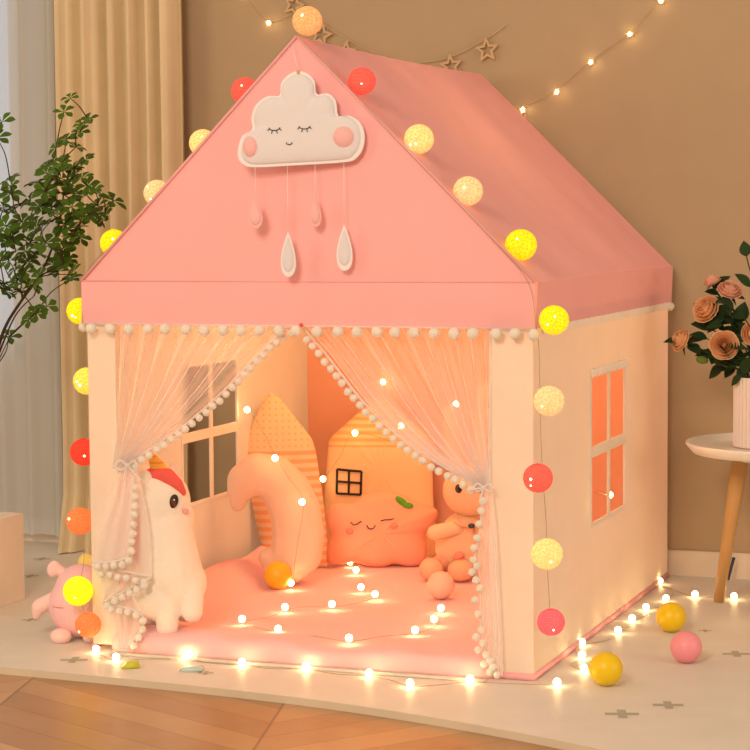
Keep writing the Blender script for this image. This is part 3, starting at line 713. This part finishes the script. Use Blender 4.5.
blob('mane', [('c', U(153, 475, -.012), U(170, 477, -.028), 6*u1, 8.5*u1), ('c', U(170, 477, -.028), U(180, 484, -.034), 8.5*u1, 6*u1), ('c', U(180, 484, -.034), U(186, 493, -.032), 6*u1, 3*u1), ('c', U(150, 482, .01), U(141, 515, .015), 7*u1, 9*u1), ('c', U(141, 515, .015), U(141, 560, .02), 9*u1, 9*u1)], 'mane', uni, .003, 4)
def eye_on(parent, c, rx, rz, nrm=(0, -1, 0)):
    bm = BM(); sphere(bm, c, (rx*u1, .005, rz*u1), 16, 10, Matrix.Rotation(.25, 4, 'Y')); e = obj('eye', bm, 'black', parent, local=True)
    bm = BM(); sphere(bm, Vector(c)+Vector((.0, -.0035, -.002)), (rx*.6*u1, .003, rz*.55*u1), 12, 8); obj('iris', bm, 'brown', e, local=True)
    bm = BM(); sphere(bm, Vector(c)+Vector((.0015, -.006, .004)), (.0016, .0012, .0016), 10, 6); obj('glint', bm, 'white', e, local=True)
eye_on(uni, U(177, 500, -.052), 4.4, 7)
bm = BM(); sphere(bm, U(188, 511, -.038), (3.2*u1, .006, 3.2*u1), 14, 8); obj('cheek', bm, 'blush', uni, local=True)

# --- crescent moon pillow
mb = fl(291, 586, ZC); mb.z = ZC; mb.y += .02; ms = mpp(mb)
def Q(px, py, d=0): return ((px-291)*ms, d, -(py-585)*ms)
ch = [(236, 503, 8), (237, 492, 12), (243, 480, 18), (256, 473, 21), (272, 477, 23), (285, 492, 25), (293, 512, 26.5), (296, 534, 27), (294, 552, 26.5), (288, 562, 22), (276, 565, 16), (264, 557, 9)]
prims = []
for a, b in zip(ch, ch[1:]): prims.append(('c', Q(a[0], a[1]), Q(b[0], b[1]), a[2]*ms, b[2]*ms))
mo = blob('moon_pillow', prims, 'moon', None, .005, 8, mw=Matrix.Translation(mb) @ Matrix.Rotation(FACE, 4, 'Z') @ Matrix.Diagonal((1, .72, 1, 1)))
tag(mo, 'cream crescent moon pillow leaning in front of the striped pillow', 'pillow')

# --- striped pointed house pillow
hA = fl(291, 573, ZC); hA = Vector((-.395, .93, ZC)); hs = mpp(hA)
def HP(px, py, ref): return ((px-ref[0])*hs, -(py-ref[1])*hs)
refA = (293, 566)
oa = smooth2([HP(x, y, refA) for x, y in ((268, 391), (277, 398), (291, 417), (303, 432), (309, 444), (314, 475), (319, 515), (322, 560), (312, 566), (285, 566), (264, 563), (258, 553), (250, 520), (241, 480), (237, 452), (243, 432), (255, 406), (262, 394))], 4)
bm, _ = outline_mesh(oa, .032, .002, p=2.6, seedv=1, wr=.004)
M['stripeA'] = striped('orange_striped_cotton', (.93, .66, .48, 1), (.93, .47, .25, 1), 2, 1/(8.4*hs), (-(446-566)*hs, 'top_dots'), (.93, .66, .44, 1), .5)
pa = obj('house_pillow', bm, 'stripeA', None, mw=Matrix.Translation(hA) @ Matrix.Rotation(FACE+.1, 4, 'Z') @ Matrix.Rotation(-.05, 4, 'X'))
tag(pa, 'tall pointed house pillow with orange stripes, behind the moon pillow', 'pillow')
# --- house pillow with window
hB = Vector((-.254, 1.16, ZC)); hs = mpp(hB); refB = (378, 557)
ob = smooth2([HP(x, y, refB) for x, y in ((322, 555), (323, 500), (327, 450), (330, 438), (345, 424), (362, 409), (378, 399), (392, 405), (410, 421), (426, 436), (430, 445), (432, 500), (433, 555), (405, 557), (350, 557))], 4)
bm, dep2 = outline_mesh(ob, .030, .002, p=2.8, seedv=4, wr=.004)
M['stripeB'] = striped('orange_striped_roof_cotton', (.95, .66, .42, 1), (.94, .48, .20, 1), 2, 1/(7.0*hs), (-(447-557)*hs, 'top_stripes'), (.95, .66, .42, 1), .5)
tb = thing('house_pillow', 'cream house pillow with a black paned window, leaning on the pink back wall', 'pillow', hB, FACE-.05, tilt=-.06)
obj('pillow_body', bm, 'stripeB', tb, local=True)
F2 = lambda x, y: onface(x, y, dep2, refB, hs, .002)
ln = []
for a, b in (((336.5, 469), (361, 471)), ((336, 493), (360, 494)), ((336.5, 469), (336, 493)), ((361, 471), (360, 494)), ((348.5, 470), (348, 494)), ((336, 481), (361, 482.5))):
    ln.append([F2(a[0]+(b[0]-a[0])*t, a[1]+(b[1]-a[1])*t) for t in (0, .25, .5, .75, 1)])
tubes('window_print', ln, .0033, 'black', tb)
# --- sleepy star-ish peach pillow
sB = fl(382, 567, ZC); sB.z = ZC; ss = mpp(sB); refS = (382, 566)
def SP(px, py): return ((px-382)*ss, -(py-566)*ss)
osp = smooth2([SP(x, y) for x, y in ((333, 503), (352, 502), (368, 493), (386, 491), (402, 494), (414, 500), (430, 506), (438, 511), (434, 524), (426, 533), (427, 548), (424, 561), (410, 566), (394, 563), (384, 566), (368, 565), (354, 561), (340, 563), (329, 561), (327, 548), (331, 535), (328, 518))], 4)
bm, dep3 = outline_mesh(osp, .050, .002, p=2.2, seedv=7, wr=.003)
star = thing('sleepy_face_pillow', 'coral puffy pillow with a sleeping face and green leaf, before the house pillow', 'pillow', sB, FACE, tilt=-.10)
obj('pillow_body', bm, 'coral', star, local=True)
F3 = lambda x, y: onface(x, y, dep3, refS, ss, .002)
for pts in (((351, 520), (354, 523), (358, 522), (362, 519)), ((381, 519), (385, 518), (389, 518), (394, 517))):
    pp = [(x, y) for x, y in pts]
    tubes('eye', [[F3(x, y) for x, y in pp]], .0013, 'black', star)
tubes('mouth', [[F3(371.5+4*math.cos(PI+PI*k/8), 523-4*math.sin(PI+PI*k/8)*1) for k in range(9)]], .0012, 'black', star)
disc_on('cheek', 350, 529, 4, 3.5, F3, 'blush2', star); disc_on('cheek', 394, 524, 4, 3.5, F3, 'blush2', star)
bm = BM(); sphere(bm, F3(402, 500)+Vector((0, -.004, 0)), (7.5*ss, .005, 3.4*ss), 14, 10, Matrix.Rotation(.7, 4, 'Y')); sphere(bm, F3(408, 504)+Vector((0, -.004, 0)), (6*ss, .004, 3*ss), 14, 10, Matrix.Rotation(.15, 4, 'Y')); obj('leaf', bm, 'leafgreen', star, local=True)
# --- bunny
bb = fl(452, 579, ZC); bb.z = ZC; bb.y += .03; bs = mpp(bb)
def K(px, py, d=0): return ((px-452)*bs, d, -(py-579)*bs)
bun = thing('bunny_plush', 'peach long-eared bunny plush sitting at the right back, partly behind the curtain', 'plush toy', bb, FACE)
blob('body', [('e', K(457, 550, .01), (26*bs, 22*bs, 28*bs)), ('e', K(460, 530, .01), (20*bs, 18*bs, 16*bs))], 'bunny', bun, .005, 8)
blob('head', [('e', K(467, 492, 0), (28*bs, 25*bs, 26*bs)), ('e', K(470, 500, -.03), (14*bs, 12*bs, 10*bs))], 'bunny', bun, .005, 8)
blob('ear', [('c', K(455, 472, .02), K(449, 430, .03), 8*bs, 10*bs), ('e', K(449, 420, .03), (9*bs, 6*bs, 14*bs))], 'bunny', bun, .004, 6)
blob('ear', [('c', K(477, 470, .02), K(482, 420, .03), 8*bs, 10*bs), ('e', K(483, 404, .03), (10*bs, 6*bs, 18*bs))], 'bunny', bun, .004, 6)
blob('arm', [('c', K(452, 527, -.035), K(431, 531, -.05), 7.5*bs, 8*bs)], 'bunny', bun, .004, 5)
blob('arm', [('c', K(478, 530, -.03), K(490, 545, -.04), 7.5*bs, 8*bs)], 'bunny', bun, .004, 5)
blob('foot', [('e', K(427, 567, -.055), (12.5*bs, 12*bs, 11.5*bs)), ('c', K(432, 566, -.03), K(445, 562, 0), 9*bs, 11*bs)], 'paw', bun, .004, 6)
blob('foot', [('e', K(456, 568, -.065), (13.5*bs, 12*bs, 11*bs)), ('c', K(458, 566, -.03), K(462, 562, 0), 9*bs, 11*bs)], 'paw', bun, .004, 6)
bm = BM(); sphere(bm, K(454.5, 487, -.058), (3.6*bs, .005, 4.6*bs), 14, 10); e = obj('eye', bm, 'brown', bun, local=True)
bm = BM(); sphere(bm, K(454.5, 487, -.064), (1.8*bs, .003, 2.4*bs), 14, 10); obj('pupil', bm, 'black', e, local=True)
bm = BM(); sphere(bm, K(477, 487, -.062), (3.6*bs, .005, 4.6*bs), 14, 10); e = obj('eye', bm, 'brown', bun, local=True)
bm = BM(); sphere(bm, K(455, 554, -.050), (5*bs, .008, 4*bs), 14, 10); sphere(bm, K(452, 556, -.051), (3*bs, .006, 3*bs), 14, 10); obj('strawberry_patch', bm, 'blush2', bun, local=True)
bm = BM(); tube(bm, spline([K(450, 522, -.045), K(462, 524, -.056), K(476, 523, -.054)], 5), .004, 8); col_ = obj('collar', bm, 'paw', bun, local=True)
bm = BM(); sphere(bm, K(467, 524, -.060), (3.4*bs, .005, 2.6*bs)); tag(obj('collar_charm', bm, 'steel', col_, local=True), 'grey-blue charm')
bm = BM(); sphere(bm, K(474, 524, -.060), (3*bs, .005, 2.6*bs)); tag(obj('collar_charm', bm, 'by', col_, local=True), 'yellow charm')
# --- pig
pb = Vector((-.600, .090, 0)); ps = mpp(pb)
_d = pb-CP; PX, PY = 375+FPX*_d.dot(RT)/_d.dot(FW), 375-FPX*_d.dot(UP)/_d.dot(FW)
def G(px, py, d=0): return ((px-PX)*ps, d, -(py-max(PY, 638))*ps)
pig = thing('pig_plush', 'round pink pig plush sitting outside the left corner of the tent', 'plush toy', pb, FACE)
blob('body', [('e', G(80, 605), (31.5*ps, 28*ps, 32*ps)), ('e', G(82, 590), (27*ps, 24*ps, 27*ps))], 'pig', pig, .005, 8)
blob('ear', [('c', G(68, 575), G(58, 566), 6*ps, 5*ps), ('e', G(55, 568), (7*ps, 4*ps, 9*ps), .3)], 'pigl', pig, .0035, 5)
blob('arm', [('c', G(56, 598), G(40, 606), 8*ps, 8*ps), ('c', G(40, 606), G(37, 615), 8*ps, 4.5*ps)], 'pigl', pig, .0035, 6)
blob('foot', [('e', G(64, 632, -.045), (11*ps, 10*ps, 8*ps))], 'pigl', pig, .0035, 4)
blob('foot', [('e', G(96, 632, -.045), (11*ps, 10*ps, 8*ps))], 'pigl', pig, .0035, 4)
blob('tuft', [('e', G(86, 565, .03), (9*ps, 8*ps, 11*ps)), ('e', G(93, 567, .03), (8*ps, 8*ps, 11*ps))], 'yel', pig, .0035, 4)
bm = BM(); sphere(bm, G(90, 579, -.060), (1.8*ps, .004, 2.2*ps)); obj('eye', bm, 'black', pig, local=True)
tubes('seam', [[G(56+k*2, 602.5, -math.sqrt(max(0, 1-((56+k*2-80)/31.5)**2-((602.5-605)/32)**2))*28*ps-.0008) for k in range(7)]], .0007, 'mane', pig)

# fairy lights hung on the pillows and back wall
fairy('fairy lights draped down the pink back wall and window pillow in the tent', [oy(486, 404, 1.10), oy(456, 404, 1.12), oy(383, 382, 1.262), oy(401, 426, 1.095), oy(453, 457, 1.06), oy(355, 433, 1.085), oy(323, 479, 1.06)], (0, .007, 0), wander=.01)
fairy('fairy lights hung from the left tent wall over the moon pillow', [Vector((-.485, .80, .47)), oy(275, 458, .60), oy(302, 502, .60), oy(291, 583, .62)], (0, .008, 0), wander=.01)
fairy('single strand of fairy lights crossing behind the right tent window', [ox(610, 495, .44), ox(566, 500, .46)], (-.007, 0, 0))

# ================================================================== LOOSE BALLS
def ball(label, px, py, r, mat, z=0.0, dz=0):
    bm = BM(); c = fl(px, py+r*.86, z); rr = r*mpp(c)
    sphere(bm, (0, 0, 0), rr, 36, 24)
    bt = BM()
    o = obj('play_ball', bm, mat, mw=Matrix.Translation((c.x, c.y, z+rr)))
    return tag(o, label, 'ball', 'plastic play balls')
ball('yellow plastic play ball nearest the front right corner of the rug', 606, 671, 17, 'by')
ball('yellow plastic play ball further back, behind the pink ball on the rug', 671, 619, 15, 'by')
ball('pink plastic play ball on the rug at the right', 686, 649, 16, 'bp')
ball('orange-yellow play ball on the pink cushion below the moon pillow', 278, 577, 14, 'born', ZC)
ball("pale peach play ball on the pink cushion before the bunny's feet", 441, 587, 14, 'bpeach', ZC)

# small plastic toys on the rug
def wedge(name, label, px, py, sx, sy, sz, rot, mat):
    c = fl(px, py); bm = BM(); g = box(bm, (-sx, -sy, 0), (sx, sy, sz))
    for v in g:
        if v.co.z > sz*.5 and v.co.x < 0: v.co.x *= .2; v.co.y *= .7
    bmesh.ops.bevel(bm, geom=bm.edges[:], offset=.0016, segments=3, affect='EDGES')
    tag(obj(name, bm, mat, mw=Matrix.Translation((c.x, c.y, .0002)) @ Matrix.Rotation(rot, 4, 'Z')), label, 'toy', 'small toy pieces on the rug')
wedge('toy_piece', 'small lime yellow plastic toy wedge near the left front lights', 130, 668, .020, .012, .014, .5, 'lime')
wedge('toy_piece', 'small orange plastic toy sliver close to the curtain foot', 139, 656, .018, .006, .006, .1, 'orangeplastic')
wedge('toy_piece', 'small pale blue glassy toy piece right of the lime wedge', 191, 671, .026, .014, .010, .3, 'ice')
wedge('toy_piece', 'flat grey-blue toy piece beside the two leftmost rug lights', 121, 653, .022, .008, .005, .0, 'ice')

# ================================================================== WALL DECORATIONS
def star_ring(R, r, wdt, th):
    bm = BM(); O = []; I = []
    for k in range(10):
        a = PI/2+k*PI/5; q = R if k % 2 == 0 else r; O.append((q*math.cos(a), q*math.sin(a))); q2 = q-(wdt*1.9 if k % 2 == 0 else wdt); I.append((q2*math.cos(a), q2*math.sin(a)))
    vs = {}
    for s, y in ((0, -th), (1, th)):
        for nme, P in (('o', O), ('i', I)): vs[s, nme] = [bm.verts.new((x, y, z)) for x, z in P]
    for k in range(10):
        j = (k+1) % 10
        bm.faces.new((vs[0, 'o'][k], vs[0, 'o'][j], vs[0, 'i'][j], vs[0, 'i'][k])); bm.faces.new((vs[1, 'o'][j], vs[1, 'o'][k], vs[1, 'i'][k], vs[1, 'i'][j]))
        bm.faces.new((vs[0, 'o'][j], vs[0, 'o'][k], vs[1, 'o'][k], vs[1, 'o'][j])); bm.faces.new((vs[0, 'i'][k], vs[0, 'i'][j], vs[1, 'i'][j], vs[1, 'i'][k]))
    bmesh.ops.recalc_face_normals(bm, faces=bm.faces); return bm
YW = WY-.012
gar = thing('star_garland', 'twine garland of wooden cut-out stars on the wall behind the roof ridge', 'garland', oy(400, 58, YW))
tw = [oy(a, b, YW) for a, b in ((284, -12), (300, 6), (322, 24), (352, 42), (385, 57), (412, 63), (450, 57), (487, 38), (505, 25))]
bm = BM(); tube(bm, spline(tw, 8), .0013, 6); obj('twine', bm, 'twine', gar)
for px, py, r, rot in ((294, 5, 12.5, .35), (321, 35, 13, .25), (346, 52, 12, .1), (451, 66, 12.5, -.1), (487, 50, 13, -.08)):
    c = oy(px, py, YW-.004); s = mpp(c)
    obj('wooden_star', star_ring(r*s, r*s*.47, 2.6*s, .0028), 'plywood', gar, smooth=False, mw=Matrix.Translation(c) @ Matrix.Rotation(rot, 4, 'Y'))
for px, py in ((325, 26), (348, 41), (385, 57), (412, 63), (451, 56), (486, 38)):
    bm = BM(); sphere(bm, oy(px, py, YW-.001), (.0035, .0035, .0045), 10, 8); obj('twine_knot', bm, 'twine', gar)
def wall_stars(label, pts, wirepx):
    t = thing('star_light_string', label, 'string light', oy(*pts[0], YW))
    for i, (px, py) in enumerate(pts):
        c = oy(px, py, YW-.002)
        st = star_ring(.016, .007, .005, .001); k = obj('star_cap', st, 'twine', t, smooth=False, mw=Matrix.Translation(c) @ Matrix.Rotation(i*.4, 4, 'Y') @ Matrix.Rotation(.9, 4, 'Z'))
        inst('bulb', fbm, k, Matrix.Translation(c+Vector((0, -.003, 0))) @ Matrix.Diagonal((.0048, .0048, .006, 1)))
    bm = BM(); tube(bm, spline([oy(a, b, YW) for a, b in wirepx], 6), .0007, 5); obj('wire', bm, 'wire', t)
wall_stars('star-shaped fairy lights climbing the wall at the upper right', [(523, 110), (557, 92), (591, 62), (630, 34), (661, 1)], [(500, 118), (523, 108), (557, 90), (591, 61), (630, 33), (661, 0), (690, -30)])
wall_stars('star-shaped fairy lights on the wall left of the roof peak', [(269, 23), (242, -8)], [(300, 10), (269, 22), (242, -8), (215, -30)])

# ================================================================== SIDE TABLE, VASE, ROSES
TC = Vector((.878, .985, 0)); TZ = .392; TR = .245
tbl = thing('side_table', 'round white side table with splayed oak legs at the right edge', 'side table', TC)
obj('table_top', lathe([(.0, 0), (TR*.72, 0), (TR*.93, .006), (TR, .026), (TR, .032), (TR-.006, .032), (TR-.014, .018), (.0, .016)][::1], 72, (TC.x, TC.y, TZ-.016)), 'tabletop', tbl)
for k in range(3):
    a = PI+k*2*PI/3+.02; d = Vector((math.cos(a), math.sin(a), 0)); bm = BM()
    tube(bm, [TC+d*.165+Vector((0, 0, .003)), TC+d*.11+Vector((0, 0, TZ-.012))], [.0125, .021], 20); obj('leg', bm, 'wood', tbl)
    if k == 0:
        bm = BM(); tube(bm, [TC+d*.114+Vector((0, 0, TZ-.03)), TC+d*.108+Vector((0, 0, TZ-.012))], .03, 20); obj('leg_bracket', bm, 'tabletop', tbl)
VC = Vector((.815, .985, TZ)); VR = .066; VH = .175
bm = BM(); n = 144; rings = []
for (r, z) in ((.90, .0), (1, .004), (1, VH*.5), (1, VH-.003), (.97, VH), (.90, VH), (.88, VH-.02), (.88, .012)):
    rings.append([bm.verts.new(((VR*r*(1+(.022*math.cos(36*2*PI*k/n) if r >= .97 else 0)))*math.cos(2*PI*k/n)+VC.x, (VR*r*(1+(.022*math.cos(36*2*PI*k/n) if r >= .97 else 0)))*math.sin(2*PI*k/n)+VC.y, VC.z+.0005+z)) for k in range(n)])
for a, b in zip(rings, rings[1:]):
    for k in range(n): bm.faces.new((a[k], a[(k+1) % n], b[(k+1) % n], b[k]))
bm.faces.new(rings[0][::-1]); bm.faces.new(rings[-1])
tag(obj('ribbed_vase', bm, 'ceramic', smooth=False), 'pale ribbed cylindrical vase standing on the round side table', 'vase')
def leaf(bm, base, d, up, L, wd, curl=.25, n=6, obov=.55, mi=0):
    d = Vector(d).normalized(); s = d.cross(Vector(up)); s = s.normalized() if s.length > 1e-4 else d.orthogonal().normalized(); u = s.cross(d)
    rows = []
    for i in range(n+1):
        t = i/n; w_ = wd*math.sin(PI*min(1, t**(obov*1.6)*.97+.015))*(1 if t < .97 else .3)
        c = Vector(base)+d*(L*t)-u*(curl*L*t*t)
        rows.append([bm.verts.new(c-s*w_+u*w_*.25), bm.verts.new(c), bm.verts.new(c+s*w_+u*w_*.25)])
    for a, b in zip(rows, rows[1:]):
        for k in (0, 1): bm.faces.new((a[k], a[k+1], b[k+1], b[k])).material_index = mi
def rose_bloom(c, d, R, seed):
    rnd = random.Random(seed); d = Vector(d).normalized(); q = d.to_track_quat('Z', 'Y'); bm = BM()
    sphere(bm, Vector(c)+d*R*.15, R*.20, 12, 8)
    layers = [(2, .10, .93), (3, .20, .96), (4, .34, .98), (5, .50, .95), (5, .70, .86), (6, .90, .70), (6, 1.02, .50)]
    for li, (n, rr, hh) in enumerate(layers):
        for k in range(n):
            ph = 2*PI*k/n+li*.7+rnd.uniform(-.15, .15); wd = 2*PI/n*.68; rows = []
            for j in range(8):
                v = j/7; row = []
                for i in range(9):
                    u = i/4-1; a = ph+u*wd*(.55+.45*math.sin(v*PI/2))
                    rad = R*rr*(.25+.75*math.sin(min(1, v*1.35)*PI*.5)**.8)*(1-.06*u*u); 
                    if li > 3: rad += R*.16*max(0, v-.75)*4*(.4+.2*li)*(1-.5*u*u)*.35
                    z = R*(1.15*hh*v-.45-(.14*u*u*v)) - (R*.22*max(0, v-.8)*(li-3) if li > 3 else 0)+R*.03*rnd.uniform(-1, 1)*(v > .9)
                    row.append(bm.verts.new(Vector(c)+q @ Vector((rad*math.cos(a), rad*math.sin(a), z))))
                rows.append(row)
            for A, B_ in zip(rows, rows[1:]):
                for i in range(8): bm.faces.new((A[i], A[i+1], B_[i+1], B_[i]))
    return bm
mouth = VC+Vector((0, 0, VH))
def rose(label, px, py, r, d, mat, dy=0, seed=1, leaves=2):
    c = oy(px, py, .985+dy); R_ = r*mpp(c); d = Vector(d)
    t = thing('rose', label, 'flower', mouth+Vector((random.uniform(-.03, .02), random.uniform(-.03, .03), -.06)), group='roses in the vase')
    base = WM[t.name].translation; back = c-d.normalized()*R_*.5
    obj('bloom', rose_bloom(c, d, R_, seed), mat, t)
    pts = spline([base, base.lerp(back, .45)+Vector((.012, 0, .02)), back-d.normalized()*.01, back], 6)
    bm = BM(); tube(bm, pts, .0026, 7); st = obj('stem', bm, 'roseleaf', t)
    rnd = random.Random(seed)
    bm = BM()
    for k in range(5):
        q = d.normalized().to_track_quat('Z', 'Y'); a = 2*PI*k/5; leaf(bm, back, q @ Vector((math.cos(a), math.sin(a), .3)), d, R_*1.1, R_*.16, .6)
    obj('calyx', bm, 'roseleaf', t)
    bm = BM()
    for k in range(leaves*3):
        p = pts[int(len(pts)*(.35+.5*rnd.random()))]; dd = Vector((rnd.uniform(-1, 1), rnd.uniform(-.7, .3), rnd.uniform(-.3, .6))); leaf(bm, p, dd, (0, -.6, 1), rnd.uniform(.035, .055), rnd.uniform(.013, .019), .2)
    obj('leaves', bm, 'roseleaf', t)
rose('peach rose facing left, nearest the tent', 681, 340, 11.5, (-.7, -.6, .45), 'rose', -.02, 1)
rose('peach rose tilted up-left above the leftmost bloom', 706, 309, 14, (-.45, -.85, .5), 'rose', -.01, 2)
rose('fully open peach rose facing forward, low in the bouquet', 724, 345, 14, (.15, -1, .15), 'rose', -.06, 3)
rose('pale pink rose at the top of the bouquet', 730, 290, 12, (.3, -.5, .8), 'rosep', 0, 4, 1)
rose('small pink rose bud half behind the topmost bloom', 712, 281, 9, (-.3, -.2, 1), 'rosep', .03, 5, 1)
rose('peach rose cut by the right edge of the picture', 752, 334, 11, (.6, -.8, .2), 'rose', -.02, 6)
gb = thing('rose_bud', 'closed green rose bud drooping left below the roses', 'flower', mouth+Vector((-.03, -.02, -.06)))
c = oy(702, 360, .95); bm = BM(); sphere(bm, c, (.016, .009, .010), 14, 10, Matrix.Rotation(.2, 4, 'Y')); obj('bud', bm, 'bud', gb)
bm = BM(); tube(bm, spline([mouth+Vector((-.03, -.02, -.06)), mouth+Vector((-.045, -.03, .03)), c+Vector((.02, 0, .008)), c], 6), .0022, 7); obj('stem', bm, 'roseleaf', gb)
fol = thing('foliage_sprig', 'dark green leafy sprigs filling the ribbed vase under the roses', 'foliage', mouth+Vector((0, 0, -.05)))
bm = BM(); bs_ = BM(); rnd = random.Random(3)
for (px, py) in ((727, 318), (735, 330), (742, 322), (735, 345), (745, 352), (728, 362), (738, 366), (748, 366), (716, 355), (720, 327), (712, 330), (725, 305), (730, 312), (745, 345), (748, 258), (749, 288), (708, 340), (745, 375), (722, 370)):
    for rep in range(1 if px > 746 and py < 300 else 2):
        p = oy(px+rnd.uniform(-4, 4), py+rnd.uniform(-4, 4), .985+rnd.uniform(-.05, .04)); dd = (p-mouth)
        leaf(bm, p, Vector((dd.x+rnd.uniform(-.08, .08), rnd.uniform(-.1, .03), dd.z*.4+rnd.uniform(-.08, .05))), (0, -.8, 1), rnd.uniform(.035, .055), rnd.uniform(.013, .02), .2)
        if rep == 0: tube(bs_, spline([mouth+Vector((rnd.uniform(-.03, .03), rnd.uniform(-.03, .03), -.05)), mouth.lerp(p, .5)+Vector((.01, 0, .01)), p], 5), .0016, 5)
obj('leaves', bm, 'roseleaf', fol); obj('stems', bs_, 'roseleaf', fol)

# thin steel clip seen beside the table leg
c = fl(731, 582)+Vector((0, .01, 0)); bm = BM(); tube(bm, [c+Vector((-.010, 0, .004)), c+Vector((.004, 0, .058))], .0042, 10)
sphere(bm, c+Vector((.0045, 0, .060)), .0052, 12, 8)
tag(obj('marker_pen', bm, 'steel'), 'dark blue slim pen-like rod standing behind the table leg', 'pen')

# ================================================================== PLANTER AND LEAFY PLANT
pl_ = thing('square_planter', 'light square planter box cut by the left edge of the picture', 'planter', (-1.145, .316, 0))
bm = BM(); x0, x1, y0, y1, H = -1.32, -.972, .140, .486, .222
t = .018
for a, b in (((x0, y0, .0005), (x1, y0+t, H)), ((x0, y1-t, .0005), (x1, y1, H)), ((x0, y0+t, .0005), (x0+t, y1-t, H)), ((x1-t, y0+t, .0005), (x1, y1-t, H)), ((x0+t, y0+t, .0005), (x1-t, y1-t, .02))): box(bm, a, b)
obj('box', bm, 'planter', pl_, smooth=False)
obj('soil', bevelbox((x0+t, y0+t, .02), (x1-t, y1-t, .185), .002), 'soil', pl_)
plant = thing('leafy_plant', 'tall leafy green branches reaching in from the left edge, in the planter', 'plant', (-1.14, .31, .185))
rnd = random.Random(11)
W_ = [(70, 98, .3), (64, 112, .7), (82, 124, .5), (88, 120, .6), (80, 132, .6), (66, 140, .8), (76, 147, .8), (56, 148, .8), (86, 160, .45), (46, 166, .8), (62, 163, .9), (72, 170, .9), (82, 178, .8), (88, 186, .7), (36, 183, .8), (47, 192, 1), (57, 182, 1), (66, 187, 1), (74, 194, 1), (10, 194, .9), (4, 212, 1), (20, 206, 1), (30, 200, .9), (40, 207, 1), (52, 207, 1), (62, 206, 1), (72, 207, 1), (103, 196, .9), (113, 201, 1), (98, 206, .8), (96, 219, .8), (88, 214, .7), (2, 122, 1), (-3, 138, 1), (6, 226, 1), (22, 222, 1), (36, 229, 1.1), (50, 222, 1), (64, 225, 1.1), (76, 228, 1), (80, 238, .9), (30, 243, 1), (46, 243, 1.1), (66, 245, .9), (16, 252, 1.1), (68, 259, .7), (58, 272, .8), (71, 279, .8), (30, 262, 1.1), (16, 268, 1), (4, 284, 1.1), (38, 278, 1), (20, 292, .8), (29, 319, .7), (47, 306, .6), (8, 338, .9), (26, 272, 1), (8, 242, 1.1), (0, 262, 1), (38, 255, 1), (10, 180, .7), (-12, 200, 1), (-20, 240, 1), (-30, 180, 1), (-35, 270, 1), (-25, 150, 1)]
W_ += [(a+rnd.uniform(-9, 9), b+rnd.uniform(-9, 9), c_*.95) for a, b, c_ in W_ if b > 160 and a < 100 and rnd.random() < .95]
leafbm = BM(); brbm = BM()
root = Vector((-1.14, .31, .186))
nodes = []
for (px, py, yy) in ((-22, 420, .30), (-8, 372, .31), (4, 330, .32), (22, 300, .33), (40, 275, .34), (52, 248, .35), (60, 220, .36), (64, 190, .36), (-20, 330, .27), (-22, 280, .26), (-14, 240, .27), (14, 318, .24), (34, 296, .22)): nodes.append(oy(px, py, yy))
for ids, r0 in (((0, 1, 2, 3, 4, 5, 6, 7), .0052), ((0, 8, 9, 10), .0045), ((1, 11, 12), .003)):
    pp = spline(([root+Vector((0, 0, -.02))] if ids[0] == 0 else [])+[nodes[i] for i in ids], 6); tube(brbm, pp, [r0*(1-.65*k/(len(pp)-1)) for k in range(len(pp))], 7)
W_.sort(key=lambda q: -q[1]+abs(q[0]-20)*.3)
for (px, py, sc) in W_:
    c = oy(px, py, .33+rnd.uniform(-.10, .14)); dr = (c-root).length
    hb = min((h for h in nodes if (h-root).length < dr-.01), key=lambda h: (h-c).length); nodes.append(c)
    mid = hb.lerp(c, .5)+Vector((rnd.uniform(-1, 1), rnd.uniform(-1, 1), rnd.uniform(-.2, 1)))*.012
    pp = spline([hb, mid, c], 7); tube(brbm, pp, [.0018-.0008*k/(len(pp)-1) for k in range(len(pp))], 5)
    nl = rnd.choice((5, 6, 7)); nrm = Vector((rnd.uniform(-.6, .6), rnd.uniform(-.9, .1), rnd.uniform(.4, 1))).normalized(); q = nrm.to_track_quat('Z', 'Y'); a0 = rnd.random()*6
    for k in range(nl):
        a = a0+2*PI*k/nl+rnd.uniform(-.2, .2)
        leaf(leafbm, c, q @ Vector((math.cos(a), math.sin(a), .25)), nrm, rnd.uniform(.029, .038)*(.6+.4*sc), rnd.uniform(.0082, .0108)*(.65+.35*sc), .25, 6, 1.15)
obj('branches', brbm, 'branch', plant); obj('leaves', leafbm, 'leaf', plant)
